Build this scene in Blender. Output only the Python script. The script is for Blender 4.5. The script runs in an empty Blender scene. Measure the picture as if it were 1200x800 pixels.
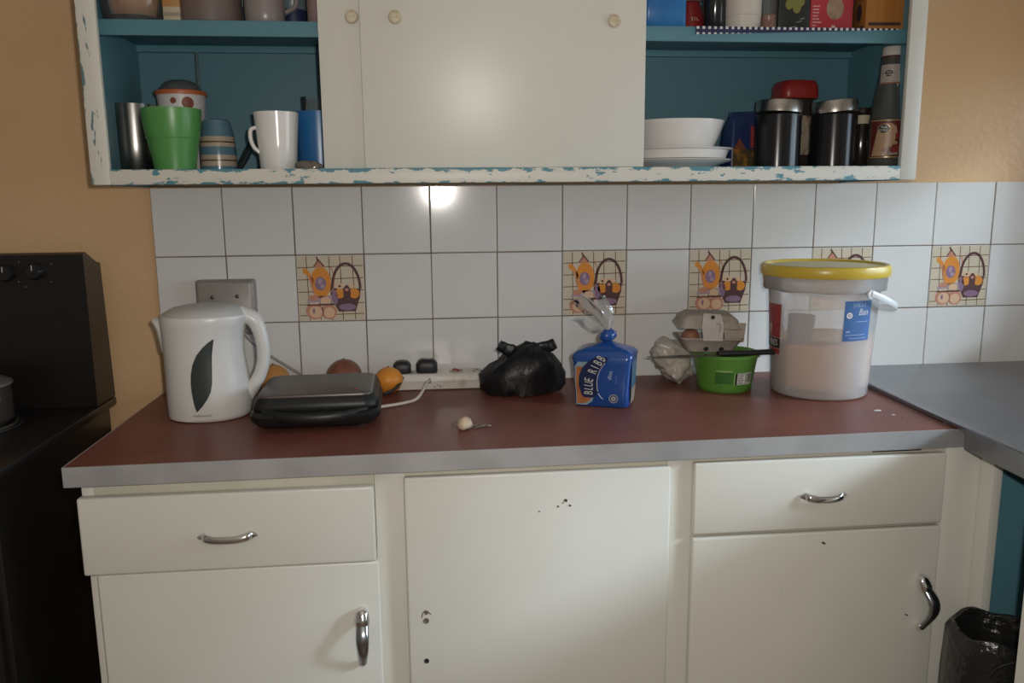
import bpy, bmesh, math, random
from mathutils import Vector, Matrix, noise as mnoise
random.seed(7)
PI = math.pi
# ------------------------------------------------------------------ camera
ZO = 1.3536                       # height of the top of the tiling above the floor
CT = 0.900                        # worktop height
F = 954.4165                      # focal length in pixels of the 1200x800 frame
CAM = Vector((0.60089, -1.87898, -0.02943 + ZO))
YAW, PITCH, ROLL = 0.1016278, 0.1742907, 0.0087001
_f = Vector((math.sin(YAW)*math.cos(PITCH), math.cos(YAW)*math.cos(PITCH), -math.sin(PITCH)))
_r = Vector((math.cos(YAW), -math.sin(YAW), 0)); _d = _f.cross(_r)
RX = math.cos(ROLL)*_r + math.sin(ROLL)*_d
DN = -math.sin(ROLL)*_r + math.cos(ROLL)*_d
scene = bpy.context.scene
COL = scene.collection
cd = bpy.data.cameras.new('camera'); co = bpy.data.objects.new('camera', cd); COL.objects.link(co)
cd.sensor_width = 36; cd.lens = F/1200*36; cd.clip_start = 0.02
co.matrix_world = Matrix(((RX.x, -DN.x, -_f.x, CAM.x), (RX.y, -DN.y, -_f.y, CAM.y), (RX.z, -DN.z, -_f.z, CAM.z), (0, 0, 0, 1)))
scene.camera = co
# ------------------------------------------------------------------ light and exposure
vs = scene.view_settings
vs.view_transform = 'Standard'; vs.look = 'None'; vs.gamma = 1; vs.use_curve_mapping = False
vs.exposure = 0.0
world = bpy.data.worlds.new('sky'); scene.world = world; world.use_nodes = True
bg = world.node_tree.nodes['Background']
wnt = world.node_tree                                # plain overcast sky above the horizon, dull ground below it
wtc = wnt.nodes.new('ShaderNodeTexCoord'); wsp = wnt.nodes.new('ShaderNodeSeparateXYZ'); wmr = wnt.nodes.new('ShaderNodeMapRange'); wmx = wnt.nodes.new('ShaderNodeMix')
wnt.links.new(wtc.outputs['Generated'], wsp.inputs[0]); wnt.links.new(wsp.outputs['Z'], wmr.inputs['Value'])
wmr.inputs['From Min'].default_value = -.02; wmr.inputs['From Max'].default_value = .04
wmx.data_type = 'RGBA'; wmx.inputs['A'].default_value = (.40, .42, .44, 1); wmx.inputs['B'].default_value = (.68, .84, 1.0, 1)
wnt.links.new(wmr.outputs[0], wmx.inputs['Factor']); wnt.links.new(wmx.outputs['Result'], bg.inputs['Color'])
bg.inputs['Strength'].default_value = 8.0
WY0, WY1, WZ0, WZ1 = -1.50, -0.10, 1.04, 1.66      # the window over the sink, in the right wall
XR = 2.20                                           # inner face of the right wall
al = bpy.data.lights.new('window_portal', 'AREA'); al.shape = 'RECTANGLE'
al.size = WY1-WY0; al.size_y = WZ1-WZ0; al.cycles.is_portal = True
ao = bpy.data.objects.new('window_portal', al); COL.objects.link(ao)
ao.matrix_world = Matrix.Translation((XR+0.10, (WY0+WY1)/2, (WZ0+WZ1)/2)) @ Matrix(((0,0,1,0),(1,0,0,0),(0,1,0,0),(0,0,0,1)))
sl = bpy.data.lights.new('sun', 'SUN'); sl.energy = 2.7; sl.angle = math.radians(11); sl.color = (.72, .87, 1.0)
sn = bpy.data.objects.new('sun', sl); COL.objects.link(sn); sn.location = (6, -4, 4); sn.rotation_euler = Vector((-2, .95, -1)).to_track_quat('-Z', 'Y').to_euler()
fl = bpy.data.lights.new('phone_flash', 'POINT'); fl.energy = 33; fl.color = (1.0, 0.95, 0.88); fl.shadow_soft_size = 0.016
fo = bpy.data.objects.new('phone_flash', fl); COL.objects.link(fo); fo.location = (0.655, -1.885, ZO+0.012)
# ------------------------------------------------------------------ pixels to positions
def _ray(u, v): return RX*((u-600)/F) + DN*((v-400)/F) + _f
def P(u, v, y):                    # on the vertical plane at depth y
    d = _ray(u, v); return CAM + d*((y-CAM.y)/d.y)
def G(u, v, z=CT):                 # on the horizontal plane at height z
    d = _ray(u, v); return CAM + d*((z-CAM.z)/d.z)
def S(p): return (Vector(p)-CAM).dot(_f)/F      # metres per pixel there
# ------------------------------------------------------------------ materials
MATS = {}
def srgb(r, g, b):
    f = lambda c: (c/255/12.92 if c/255 <= .04045 else ((c/255+.055)/1.055)**2.4)
    return (f(r), f(g), f(b))
def mat(name, col, rough=.5, metal=0, spec=.5, col2=None, nscale=6, nmix=(.4, .7), bump=None, coat=0, trans=0, sss=0, stretch=None):
    if name in MATS: return MATS[name]
    m = bpy.data.materials.new(name); m.use_nodes = True; nt = m.node_tree; N = nt.nodes; L = nt.links
    b = N['Principled BSDF']
    b.inputs['Base Color'].default_value = (*col, 1); b.inputs['Roughness'].default_value = rough
    b.inputs['Metallic'].default_value = metal; b.inputs['Specular IOR Level'].default_value = spec
    b.inputs['Coat Weight'].default_value = coat; b.inputs['Coat Roughness'].default_value = .08
    b.inputs['Transmission Weight'].default_value = trans
    if sss: b.inputs['Subsurface Weight'].default_value = sss; b.inputs['Subsurface Radius'].default_value = (.02, .015, .01)
    tc = N.new('ShaderNodeTexCoord'); vec = tc.outputs['Object']
    if stretch:
        mp = N.new('ShaderNodeMapping'); mp.inputs['Scale'].default_value = stretch; L.new(vec, mp.inputs['Vector']); vec = mp.outputs['Vector']
    if col2:
        n = N.new('ShaderNodeTexNoise'); n.inputs['Scale'].default_value = nscale; n.inputs['Detail'].default_value = 6
        L.new(vec, n.inputs['Vector'])
        r = N.new('ShaderNodeMapRange'); r.inputs['From Min'].default_value = nmix[0]; r.inputs['From Max'].default_value = nmix[1]
        L.new(n.outputs['Fac'], r.inputs['Value'])
        x = N.new('ShaderNodeMix'); x.data_type = 'RGBA'; x.inputs['A'].default_value = (*col, 1); x.inputs['B'].default_value = (*col2, 1)
        L.new(r.outputs['Result'], x.inputs['Factor']); L.new(x.outputs['Result'], b.inputs['Base Color'])
    if bump:
        n = N.new('ShaderNodeTexNoise'); n.inputs['Scale'].default_value = bump[0]; n.inputs['Detail'].default_value = 3
        L.new(vec, n.inputs['Vector'])
        bp = N.new('ShaderNodeBump'); bp.inputs['Strength'].default_value = bump[1]; bp.inputs['Distance'].default_value = bump[2] if len(bump) > 2 else .002
        L.new(n.outputs['Fac'], bp.inputs['Height']); L.new(bp.outputs['Normal'], b.inputs['Normal'])
    MATS[name] = m; return m
def clear(name, col, alpha, rough=.1, white=.0, translucent=0.0):
    """thin clear or milky sheet: part see-through, part milky, part shine"""
    if name in MATS: return MATS[name]
    m = bpy.data.materials.new(name); m.use_nodes = True; nt = m.node_tree; N = nt.nodes; L = nt.links
    b = N['Principled BSDF']; b.inputs['Base Color'].default_value = (*col, 1); b.inputs['Roughness'].default_value = rough
    out = N['Material Output']
    t = N.new('ShaderNodeBsdfTransparent'); t.inputs['Color'].default_value = (*[min(1, .35+.65*c) if white else c for c in col], 1)
    sh = b.outputs[0]
    if translucent:
        tl = N.new('ShaderNodeBsdfTranslucent'); tl.inputs['Color'].default_value = (*col, 1)
        mm = N.new('ShaderNodeMixShader'); mm.inputs[0].default_value = translucent; L.new(sh, mm.inputs[1]); L.new(tl.outputs[0], mm.inputs[2]); sh = mm.outputs[0]
    mx = N.new('ShaderNodeMixShader'); mx.inputs[0].default_value = alpha
    L.new(t.outputs[0], mx.inputs[1]); L.new(sh, mx.inputs[2])
    g = N.new('ShaderNodeBsdfGlossy'); g.inputs['Roughness'].default_value = rough
    fr = N.new('ShaderNodeFresnel'); fr.inputs['IOR'].default_value = 1.4
    m2 = N.new('ShaderNodeMixShader'); L.new(fr.outputs[0], m2.inputs[0]); L.new(mx.outputs[0], m2.inputs[1]); L.new(g.outputs[0], m2.inputs[2])
    L.new(m2.outputs[0], out.inputs['Surface'])
    MATS[name] = m; return m
def peel(name, white, blue, axis, lo, hi, wlo, whi, base=.60, scale=(26, 26, 26)):
    """white paint chipped down to blue; more chips where the coordinate nears lo or hi"""
    m = bpy.data.materials.new(name); m.use_nodes = True; nt = m.node_tree; N = nt.nodes; L = nt.links
    b = N['Principled BSDF']; b.inputs['Roughness'].default_value = .42
    tc = N.new('ShaderNodeTexCoord'); mp = N.new('ShaderNodeMapping'); mp.inputs['Scale'].default_value = scale
    L.new(tc.outputs['Object'], mp.inputs['Vector'])
    n = N.new('ShaderNodeTexNoise'); n.inputs['Scale'].default_value = 1; n.inputs['Detail'].default_value = 7; n.inputs['Roughness'].default_value = .62
    L.new(mp.outputs[0], n.inputs['Vector'])
    sp = N.new('ShaderNodeSeparateXYZ'); L.new(tc.outputs['Object'], sp.inputs[0])
    def ramp(a, bb, amt):
        r = N.new('ShaderNodeMapRange'); r.inputs['From Min'].default_value = a; r.inputs['From Max'].default_value = bb; r.inputs['To Max'].default_value = amt
        L.new(sp.outputs[axis], r.inputs['Value']); return r.outputs[0]
    a1 = N.new('ShaderNodeMath'); L.new(ramp(lo+.007, lo, wlo), a1.inputs[0]); L.new(ramp(hi-.010, hi, whi), a1.inputs[1])
    a2 = N.new('ShaderNodeMath'); L.new(a1.outputs[0], a2.inputs[0]); L.new(n.outputs['Fac'], a2.inputs[1])
    r = N.new('ShaderNodeMapRange'); r.inputs['From Min'].default_value = base; r.inputs['From Max'].default_value = base+.015; L.new(a2.outputs[0], r.inputs['Value'])
    x = N.new('ShaderNodeMix'); x.data_type = 'RGBA'; x.inputs['A'].default_value = (*white, 1); x.inputs['B'].default_value = (*blue, 1)
    L.new(r.outputs[0], x.inputs['Factor']); L.new(x.outputs['Result'], b.inputs['Base Color'])
    bp = N.new('ShaderNodeBump'); bp.inputs['Strength'].default_value = .5; bp.inputs['Distance'].default_value = .001; bp.invert = True
    L.new(r.outputs[0], bp.inputs['Height']); L.new(bp.outputs[0], b.inputs['Normal'])
    return m
# ------------------------------------------------------------------ mesh helpers
def box(bm, x0, x1, y0, y1, z0, z1, bev=0, seg=2):
    r = bmesh.ops.create_cube(bm, size=1, matrix=Matrix.Translation(((x0+x1)/2, (y0+y1)/2, (z0+z1)/2)) @ Matrix.Diagonal((x1-x0, y1-y0, z1-z0, 1)))
    if bev:
        es = list({e for v in r['verts'] for e in v.link_edges})
        bmesh.ops.bevel(bm, geom=es, offset=bev, segments=seg, affect='EDGES', profile=.5)
    return bm
def B(*a, **k): return box(bmesh.new(), *a, **k)
def loft(bm, rings, cap=True, close=True):
    vs = [[bm.verts.new(p) for p in r] for r in rings]; n = len(vs[0])
    for a, b in zip(vs, vs[1:]):
        for i in range(n if close else n-1):
            bm.faces.new((a[i], a[(i+1) % n], b[(i+1) % n], b[i]))
    if cap:
        if n > 2: bm.faces.new(vs[0][::-1]); bm.faces.new(vs[-1])
    return bm
def lathe(prof, seg=48, bm=None, cx=0, cy=0, ex=1, ey=1, open_ends=False, wob=None):
    bm = bm or bmesh.new()
    rings = []
    for r, z in prof:
        r = max(r, 1e-5); rings.append([(cx+ex*r*math.cos(2*PI*i/seg), cy+ey*r*math.sin(2*PI*i/seg), z) for i in range(seg)])
    loft(bm, rings, cap=not open_ends)
    return bm
def sup(rx, ry, n, seg=40, cx=0, cy=0, z=0):     # superellipse ring
    out = []
    for i in range(seg):
        t = 2*PI*i/seg; c, s = math.cos(t), math.sin(t)
        out.append((cx+rx*math.copysign(abs(c)**(2/n), c), cy+ry*math.copysign(abs(s)**(2/n), s), z))
    return out
def catmull(pts, k=8):
    pts = [Vector(p) for p in pts]; q = [pts[0]*2-pts[1]]+pts+[pts[-1]*2-pts[-2]]; out = []
    for i in range(1, len(q)-2):
        a, b, c, d = q[i-1:i+3]
        for j in range(k):
            t = j/k; out.append(.5*((2*b)+(c-a)*t+(2*a-5*b+4*c-d)*t*t+(3*b-a-3*c+d)*t**3))
    return out+[pts[-1]]
def tube(pts, r, seg=10, bm=None, smooth=8, ry=None, up=None):
    """tube along a smooth path; r a number or list per input point; ry = radius across the other way"""
    bm = bm or bmesh.new(); n0 = len(pts)
    path = catmull(pts, smooth) if smooth else [Vector(p) for p in pts]
    n = len(path)
    def rad(a, i):
        if not isinstance(a, (list, tuple)): return a
        t = i/(n-1)*(n0-1); j = min(int(t), n0-2); return a[j]*(1-(t-j))+a[j+1]*(t-j)
    rings = []; U = Vector(up) if up else None
    for i, p in enumerate(path):
        t = (path[min(i+1, n-1)]-path[max(i-1, 0)]).normalized()
        if U is None:
            U = t.orthogonal()
        u = (U-t*U.dot(t)).normalized(); w = t.cross(u)
        if not up: U = u
        ra = rad(r, i); rb = rad(ry, i) if ry is not None else ra
        rings.append([p+u*ra*math.cos(2*PI*k/seg)+w*rb*math.sin(2*PI*k/seg) for k in range(seg)])
    return loft(bm, rings)
def prism(poly, d0, d1, bm=None, axis='y'):
    bm = bm or bmesh.new()
    if axis == 'y': r = [[(x, d, z) for x, z in poly] for d in (d0, d1)]
    elif axis == 'x': r = [[(d, x, z) for x, z in poly] for d in (d0, d1)]
    else: r = [[(x, y, d) for x, y in poly] for d in (d0, d1)]
    return loft(bm, r)
def patch(rows, f, nc=8, bm=None):
    """rows (z, xl, xr) from one end to the other, laid on the surface f(x, z) -> point"""
    bm = bm or bmesh.new(); g = []
    for z, a, b in rows: g.append([bm.verts.new(f(a+(b-a)*i/nc, z)) for i in range(nc+1)])
    for p, q in zip(g, g[1:]):
        for i in range(nc):
            bm.faces.new((p[i], p[i+1], q[i+1], q[i]))
    return bm
def rect(x0, x1, z0, z1, f, nc=8, nr=4, bm=None):
    return patch([(z0+(z1-z0)*i/nr, x0, x1) for i in range(nr+1)], f, nc, bm)
def text_bm(s, size, f, align='CENTER', rot=0, ox=0, oz=0, shear=0, squeeze=1):
    c = bpy.data.curves.new('t', 'FONT'); c.body = s; c.size = size; c.align_x = align; c.align_y = 'CENTER'; c.resolution_u = 2; c.shear = shear
    o = bpy.data.objects.new('t', c); COL.objects.link(o)
    dg = bpy.context.evaluated_depsgraph_get(); me = bpy.data.meshes.new_from_object(o.evaluated_get(dg))
    bm = bmesh.new(); bm.from_mesh(me); bpy.data.objects.remove(o); bpy.data.curves.remove(c); bpy.data.meshes.remove(me)
    cr, sr = math.cos(rot), math.sin(rot)
    for v in bm.verts:
        x, z = v.co.x*squeeze, v.co.y
        v.co = f(ox+x*cr-z*sr, oz+x*sr+z*cr)
    return bm
def rough_up(bm, amp, scale, seed=0, zmin=None):
    off = Vector((seed*3.1, seed*1.7, seed*2.3))
    bm.normal_update()
    mv = []
    for v in bm.verts:
        mv.append((v, v.normal*amp*mnoise.fractal(v.co*scale+off, .8, 2, 4)))
    for v, d in mv:
        v.co += d
        if zmin is not None and v.co.z < zmin: v.co.z = zmin
    return bm
def obj(name, bm, m, parent=None, smooth=38, loc=None, rot=None, merge=True):
    if merge: bmesh.ops.remove_doubles(bm, verts=bm.verts, dist=1e-6)
    bmesh.ops.recalc_face_normals(bm, faces=bm.faces)
    me = bpy.data.meshes.new(name); bm.to_mesh(me); bm.free()
    if smooth:
        me.polygons.foreach_set('use_smooth', [True]*len(me.polygons)); me.set_sharp_from_angle(angle=math.radians(smooth))
    for x in (m if isinstance(m, (list, tuple)) else [m]): me.materials.append(x)
    o = bpy.data.objects.new(name, me); COL.objects.link(o)
    if parent: o.parent = parent
    if loc is not None: o.location = loc
    if rot is not None: o.rotation_euler = rot
    return o
def tag(o, label, cat, group=None):
    o['label'] = label; o['category'] = cat
    if group: o['group'] = group
    return o
def thing(name, label, cat, loc=(0, 0, 0), rz=0, group=None, rot=None):
    o = bpy.data.objects.new(name, None); o.empty_display_size = .05; COL.objects.link(o); o.location = loc; o.rotation_euler = rot or (0, 0, rz)
    return tag(o, label, cat, group)
def struct(name, bm, m, label=None, parent=None, smooth=0):
    o = obj(name, bm, m, parent, smooth)
    if not parent: o['kind'] = 'structure'
    if label: o['label'] = label
    return o
# ------------------------------------------------------------------ palette
M_wall = mat('wall_paint', (.70, .455, .25), .25, col2=(.65, .41, .21), nscale=2.2, bump=(80, .35, .003))
M_wall2 = mat('pale_wall_paint', (.50, .48, .45), .6)
M_ceil = mat('ceiling_paint', (.75, .72, .66), .8)
M_floor = mat('floor_vinyl', (.22, .15, .11), .4, col2=(.17, .11, .08), nscale=9)
M_tile = mat('tile_glaze', (.72, .70, .67), .10, spec=.55, col2=(.68, .66, .64), nscale=3)
M_grout = mat('grout', (.20, .145, .10), .9, col2=(.30, .24, .19), nscale=14)
M_cream = mat('cream_enamel', (.71, .695, .63), .36, col2=(.67, .655, .585), nscale=3.2, bump=(30, .06, .002))
M_creamdirty = mat('cream_enamel_worn', (.66, .63, .52), .45, col2=(.52, .48, .38), nscale=9, nmix=(.5, .8))
M_blue = mat('teal_paint', (.10, .245, .30), .48, col2=(.085, .21, .26), nscale=5, bump=(30, .08, .002))
M_blue2 = mat('teal_paint_panel', (.085, .20, .245), .5)
M_lam = mat('brown_laminate', (.195, .064, .046), .42, col2=(.150, .051, .036), nscale=7, nmix=(.35, .65), spec=.32)
M_alu = mat('aluminium_edging', (.62, .62, .63), .38, metal=.6, col2=(.50, .50, .51), nscale=10)
M_steel = mat('stainless_steel', (.29, .295, .315), .30, metal=.9, col2=(.25, .255, .27), nscale=3, stretch=(1, 4, 1))
M_chrome = mat('chrome', (.75, .75, .75), .14, metal=1)
M_black = mat('black_enamel', (.010, .0095, .009), .35)
M_blackmat = mat('black_plastic', (.016, .016, .017), .45)
M_hole = mat('dark_hole', (.02, .018, .015), .8)
M_chip = mat('bare_chip', (.10, .09, .075), .8)
M_white = mat('white_plastic', (.74, .74, .72), .35)
M_china = mat('white_china', (.78, .76, .73), .16, spec=.6)
# ------------------------------------------------------------------ the room
XL, YF, ZC = -1.7, -3.7, 2.60
struct('floor', B(XL-.1, XR+.2, YF-.1, .12, -.1, 0), M_floor)
struct('ceiling', B(XL-.1, XR+.2, YF-.1, .12, ZC, ZC+.1), M_ceil)
wall_back = struct('wall_back', B(XL-.1, XR+.2, .006, .12, 0, ZC), M_wall)
struct('wall_left', B(XL-.1, XL, YF, .006, 0, ZC), M_wall2)
struct('wall_front', B(XL-.1, XR+.2, YF-.1, YF, 0, ZC), M_wall2)
bm = B(XR, XR+.2, YF, WY0, 0, ZC); box(bm, XR, XR+.2, WY1, .006, 0, ZC); box(bm, XR, XR+.2, WY0, WY1, 0, WZ0); box(bm, XR, XR+.2, WY0, WY1, WZ1, ZC)
struct('wall_right', bm, M_wall2)
# window over the sink
wn = bpy.data.objects.new('window_1', None); COL.objects.link(wn); wn['kind'] = 'structure'; wn['label'] = 'white framed window over the steel sink top'
M_frame = mat('window_white', (.8, .8, .78), .4)
bm = B(XR+.10, XR+.15, WY0, WY0+.05, WZ0, WZ1); box(bm, XR+.10, XR+.15, WY1-.05, WY1, WZ0, WZ1)
box(bm, XR+.10, XR+.15, WY0+.05, WY1-.05, WZ0, WZ0+.05); box(bm, XR+.10, XR+.15, WY0+.05, WY1-.05, WZ1-.05, WZ1)
obj('window_frame', bm, M_frame, wn, 0)
ym = (WY0+WY1)/2
obj('mullion', B(XR+.11, XR+.14, ym-.015, ym+.015, WZ0+.05, WZ1-.05), M_frame, wn, 0)
M_pane = clear('window_glass', (.97, .98, .98), .02, .02)
for a, b in ((WY0+.05, ym-.015), (ym+.015, WY1-.05)):
    obj('pane', B(XR+.122, XR+.126, a, b, WZ0+.05, WZ1-.05), M_pane, wn, 0)
obj('window_sill', B(XR-.02, XR+.0995, WY0+.001, WY1-.001, WZ0+.0005, WZ0+.014), M_frame, wn, 0)
# tiled splashback: every tile its own piece
TP = .152
obj('grout', B(0, XR, .0025, .006, ZO-3*TP-.01, ZO-.0015), M_grout, wall_back, 0)
tile_me = None; deco = {}
def tile(c, r):
    global tile_me
    x0 = c*TP; x1 = min(x0+TP, XR); g = .0013
    full = x1-x0 > TP-1e-4
    if full and tile_me:
        o = bpy.data.objects.new('tile', tile_me); COL.objects.link(o); o.parent = wall_back
    else:
        o = obj('tile', B(g, x1-x0-g, 0, .006, g, TP-g, bev=.0011, seg=2), M_tile, wall_back, 0)
        if full: tile_me = o.data
    o.location = (x0+random.uniform(-.0004, .0004), random.uniform(-.0003, .0003), ZO-(r+1)*TP+random.uniform(-.0003, .0003))
    o.rotation_euler = (random.uniform(-.0015, .0015), 0, random.uniform(-.0015, .0015))
    return o
for c in range(15):
    for r in range(3):
        o = tile(c, r)
        if r == 1 and c in (2, 6, 8, 10, 12): deco[c] = o
# the printed picture on the five patterned tiles
Pc = [mat('print_cream', (.62, .53, .40), .14), mat('print_line', (.16, .085, .04), .2), mat('print_orange', (.72, .27, .05), .15), mat('print_pink', (.55, .25, .17), .15),
      mat('print_purple', (.27, .17, .26), .15), mat('print_brown', (.11, .055, .055), .15), mat('print_peach', (.72, .47, .30), .15), mat('print_mauve', (.42, .30, .36), .15)]
def px2t(p): return ((p[0]-22)/728*(TP-.005)+.0025, (1-(p[1]-80)/684)*(TP-.005)+.0025)
pic_bm = bmesh.new()
def layer(pts, mi, lv):
    vs = [pic_bm.verts.new((*[px2t(p)[0]], -.00012*lv-.0002, px2t(p)[1])) for p in pts]
    f = pic_bm.faces.new(vs); f.material_index = mi
    f.normal_update()
    if f.normal.y > 0: f.normal_flip()
def ell(cx, cy, rx, ry, mi, lv, a0=0, a1=360, n=22): layer([(cx+rx*math.cos(math.radians(a0+(a1-a0)*i/n)), cy+ry*math.sin(math.radians(a0+(a1-a0)*i/n))) for i in range(n)], mi, lv)
def line(a, b, mi, lv, w=9):
    d = Vector(b)-Vector(a); n = Vector((-d.y, d.x)).normalized()*w/2; a = Vector(a); b = Vector(b); layer([a+n, b+n, b-n, a-n], mi, lv)
def arc(cx, cy, rx, ry, a0, a1, mi, lv, w=16, n=14):
    q = [(cx+rx*math.cos(math.radians(a0+(a1-a0)*i/n)), cy+ry*math.sin(math.radians(a0+(a1-a0)*i/n))) for i in range(n+1)]
    for a, b in zip(q, q[1:]): line(a, b, mi, lv, w)
layer([(22, 80), (750, 80), (750, 764), (22, 764)], 0, 0)
for x in (125, 245, 375, 495, 632): line((x, 82), (x+14, 762), 1, 1)
for y in (196, 325, 455, 590, 706): line((24, y+4), (748, y-10), 1, 1)
ell(275, 360, 112, 168, 2, 2)                                               # coffee pot
layer([(175, 420), (140, 290), (85, 255), (80, 215), (120, 205), (160, 255), (200, 330)], 2, 2)
layer([(205, 195), (225, 150), (255, 130), (290, 150), (335, 200)], 3, 3); line((235, 92), (320, 190), 5, 4, 14); line((262, 120), (205, 190), 5, 4, 10)
ell(272, 372, 62, 72, 4, 3); ell(268, 345, 22, 30, 7, 4); ell(295, 400, 26, 22, 7, 4); line((160, 290), (195, 480), 3, 3, 14)
arc(385, 330, 36, 130, -95, 95, 3, 3, 12)
layer([(130, 500), (400, 500), (420, 560), (110, 570)], 7, 2); ell(190, 520, 60, 30, 3, 3); ell(320, 545, 55, 36, 6, 4)
ell(195, 665, 100, 85, 3, 2); ell(350, 670, 90, 82, 3, 2); ell(205, 672, 74, 62, 6, 3); ell(355, 680, 62, 56, 6, 3); line((110, 600), (420, 596), 5, 4, 12); ell(185, 660, 14, 30, 4, 4)
layer([(375, 420), (715, 430), (705, 520), (650, 672), (460, 672), (400, 560)], 5, 2)          # basket
arc(555, 430, 155, 268, 180, 360, 5, 3, 30, 20); ell(480, 480, 55, 52, 2, 3); ell(640, 480, 58, 54, 2, 3); ell(485, 405, 45, 34, 6, 3); ell(482, 402, 15, 12, 5, 4); ell(600, 405, 40, 30, 6, 2); ell(560, 480, 42, 90, 5, 4)
ell(425, 520, 34, 80, 4, 3); ell(560, 625, 95, 36, 4, 3); ell(560, 440, 22, 16, 3, 5)
pic_me = bpy.data.meshes.new('printed_picture'); pic_bm.to_mesh(pic_me); pic_bm.free()
for x in Pc: pic_me.materials.append(x)
for c, o in deco.items():
    q = bpy.data.objects.new('printed_picture', pic_me); COL.objects.link(q); q.parent = o; q['label'] = 'printed coffee pot and fruit basket on a brown grid'
# ------------------------------------------------------------------ wall cupboard (no doors over its ends)
CB = ZO+.0005; CW0, CW1, CY, CH = -.012, 1.594, -.28, .66
wc = thing('wall_cupboard', 'white and teal wall cupboard with sliding doors above the tiles', 'cupboard', ((CW0+CW1)/2, -.14, CB))
cx0 = (CW0+CW1)/2; ly = .14
M_rail = peel('chipped_white_rail', (.68, .66, .59), (.10, .27, .33), 2, 0, .028, .13, .17, .615, (34, 34, 90))
M_stileL = peel('chipped_white_stile', (.68, .66, .59), (.13, .22, .25), 0, CW0-cx0, CW0-cx0+.05, .16, -.1, .62, (60, 30, 12))
M_stileR = mat('white_stile', (.68, .68, .64), .42, col2=(.64, .63, .58), nscale=8)
def wp(name, m, x0, x1, y0, y1, z0, z1, bev=0, parent=None):
    return obj(name, B(x0-cx0, x1-cx0, y0+ly, y1+ly, z0, z1, bev=bev), m, parent or wc, 30)
wp('side_panel', M_blue, CW0, CW0+.014, CY+.012, .0055, 0, CH)
wp('side_panel', M_blue, CW1-.014, CW1, CY+.012, .0055, 0, CH)
wp('back_panel', M_blue2, CW0+.014, CW1-.014, -.004, .0055, .024, CH)
wp('floor_board', M_blue, CW0+.014, CW1-.014, CY+.012, -.004, .004, .024)
wp('top_board', M_blue, CW0+.014, CW1-.014, CY+.012, -.004, CH-.02, CH)
wp('front_stile', M_stileL, CW0, CW0+.034, CY, CY+.012, 0, CH, .0015)
wp('front_stile', M_stileR, CW1-.034, CW1, CY, CY+.012, 0, CH, .0015)
wp('front_rail', M_rail, CW0+.034, CW1-.034, CY, CY+.012, 0, .028, .0015)
wp('front_rail', M_stileR, CW0+.034, CW1-.034, CY, CY+.012, CH-.03, CH, .0015)
SHZ = .2985
wp('shelf', M_blue, CW0+.014, CW1-.014, -.233, -.004, SHZ-.005, SHZ, .0005)
wp('shelf_edge', M_blue, CW0+.014, CW1-.014, -.245, -.233, SHZ-.028, SHZ, .001)
wp('batten', M_blue, CW0+.014, CW1-.014, -.016, -.004, SHZ-.019, SHZ-.005, .001)
def slide(name, x0, x1, y0, y1, knobs):
    d = wp(name, M_cream, x0, x1, y0, y1, .0285, CH-.031, .0012)
    for kx, kz in knobs:
        bm = lathe([(0, 0), (.0115, 0), (.0125, .003), (.0115, .006), (.009, .0075), (.004, .008), (.002, .0075), (0, .0075)], 24)
        obj('knob', bm, mat('knob_ivory', (.62, .55, .40), .4, col2=(.5, .4, .26), nscale=80), d, 40, loc=(kx-cx0, y0+ly, kz), rot=(PI/2, 0, 0))
slide('sliding_door', .486, 1.030, -.268, -.258, [(.5515, .303), (.967, .301)])
slide('sliding_door', .408, .952, -.256, -.246, [(.471, .305)])
# ------------------------------------------------------------------ base cupboard
zb = lambda t: ZO+t               # heights read off the tile frame
bc = thing('base_cupboard', 'long cream painted base cupboard with three doors and two drawers', 'cupboard', (.806, -.26, 0))
bx0, by0 = .806, -.26
def bp(name, m, x0, x1, y0, y1, z0, z1, bev=0, parent=None, seg=2):
    return obj(name, B(x0-bx0, x1-bx0, y0-by0, y1-by0, z0, z1, bev=bev, seg=seg), m, parent or bc, 30)
top = CT-.0345
FY, DY = -.514, -.530
bp('side_panel', M_cream, .014, .030, FY+.018, -.002, .0, top)
bp('side_panel', M_cream, 1.584, 1.600, FY+.018, -.002, .0, top)
bp('back_panel', M_cream, .030, 1.584, -.012, -.002, .0, top)
bp('bottom_board', M_cream, .030, 1.584, FY+.018, -.012, .09, .105)
bp('plinth', M_creamdirty, .030, 1.584, FY+.03, FY+.045, 0, .09)
for a, b in ((.014, .034), (.498, .552), (1.018, 1.066), (1.541, 1.611)): bp('stile', M_cream, a, b, FY if b < 1.6 else -.527, FY+.018, .02, top, .002)
for a, b in ((.034, .498), (.552, 1.018), (1.066, 1.541)): bp('rail', M_creamdirty, a, b, FY+.001, FY+.017, top-.03, top, .001)
for a, b, z in ((.034, .498, zb(-.649)), (1.066, 1.541, zb(-.636))): bp('rail', M_creamdirty, a, b, FY+.001, FY+.017, z-.02, z+.012, .001)
bp('dark_gap', M_hole, 1.405, 1.50, FY-.0006, FY+.001, zb(-.4955), zb(-.4885))
def bow(parent, c, length, vertical=False, roll=0):
    """curved chrome pull with leaf shaped ends"""
    L2 = length/2
    pts = [(-L2, -.003, 0), (-L2*.80, -.006, .001), (-L2*.66, -.012, .000), (-L2*.3, -.016, -.002), (L2*.3, -.016, -.002), (L2*.66, -.012, .000), (L2*.80, -.006, .001), (L2, -.003, 0)]
    bm = tube(pts, [.002, .0078, .0072, .0064, .0064, .0072, .0078, .002], 12, ry=[.0015, .0035, .005, .0046, .0046, .005, .0035, .0015], up=(0, .2, 1), smooth=6)
    o = obj('handle', bm, M_chrome, parent, 60, loc=c, rot=(0, roll, 0)); o['label'] = 'chrome bow handle'; return o
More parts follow.
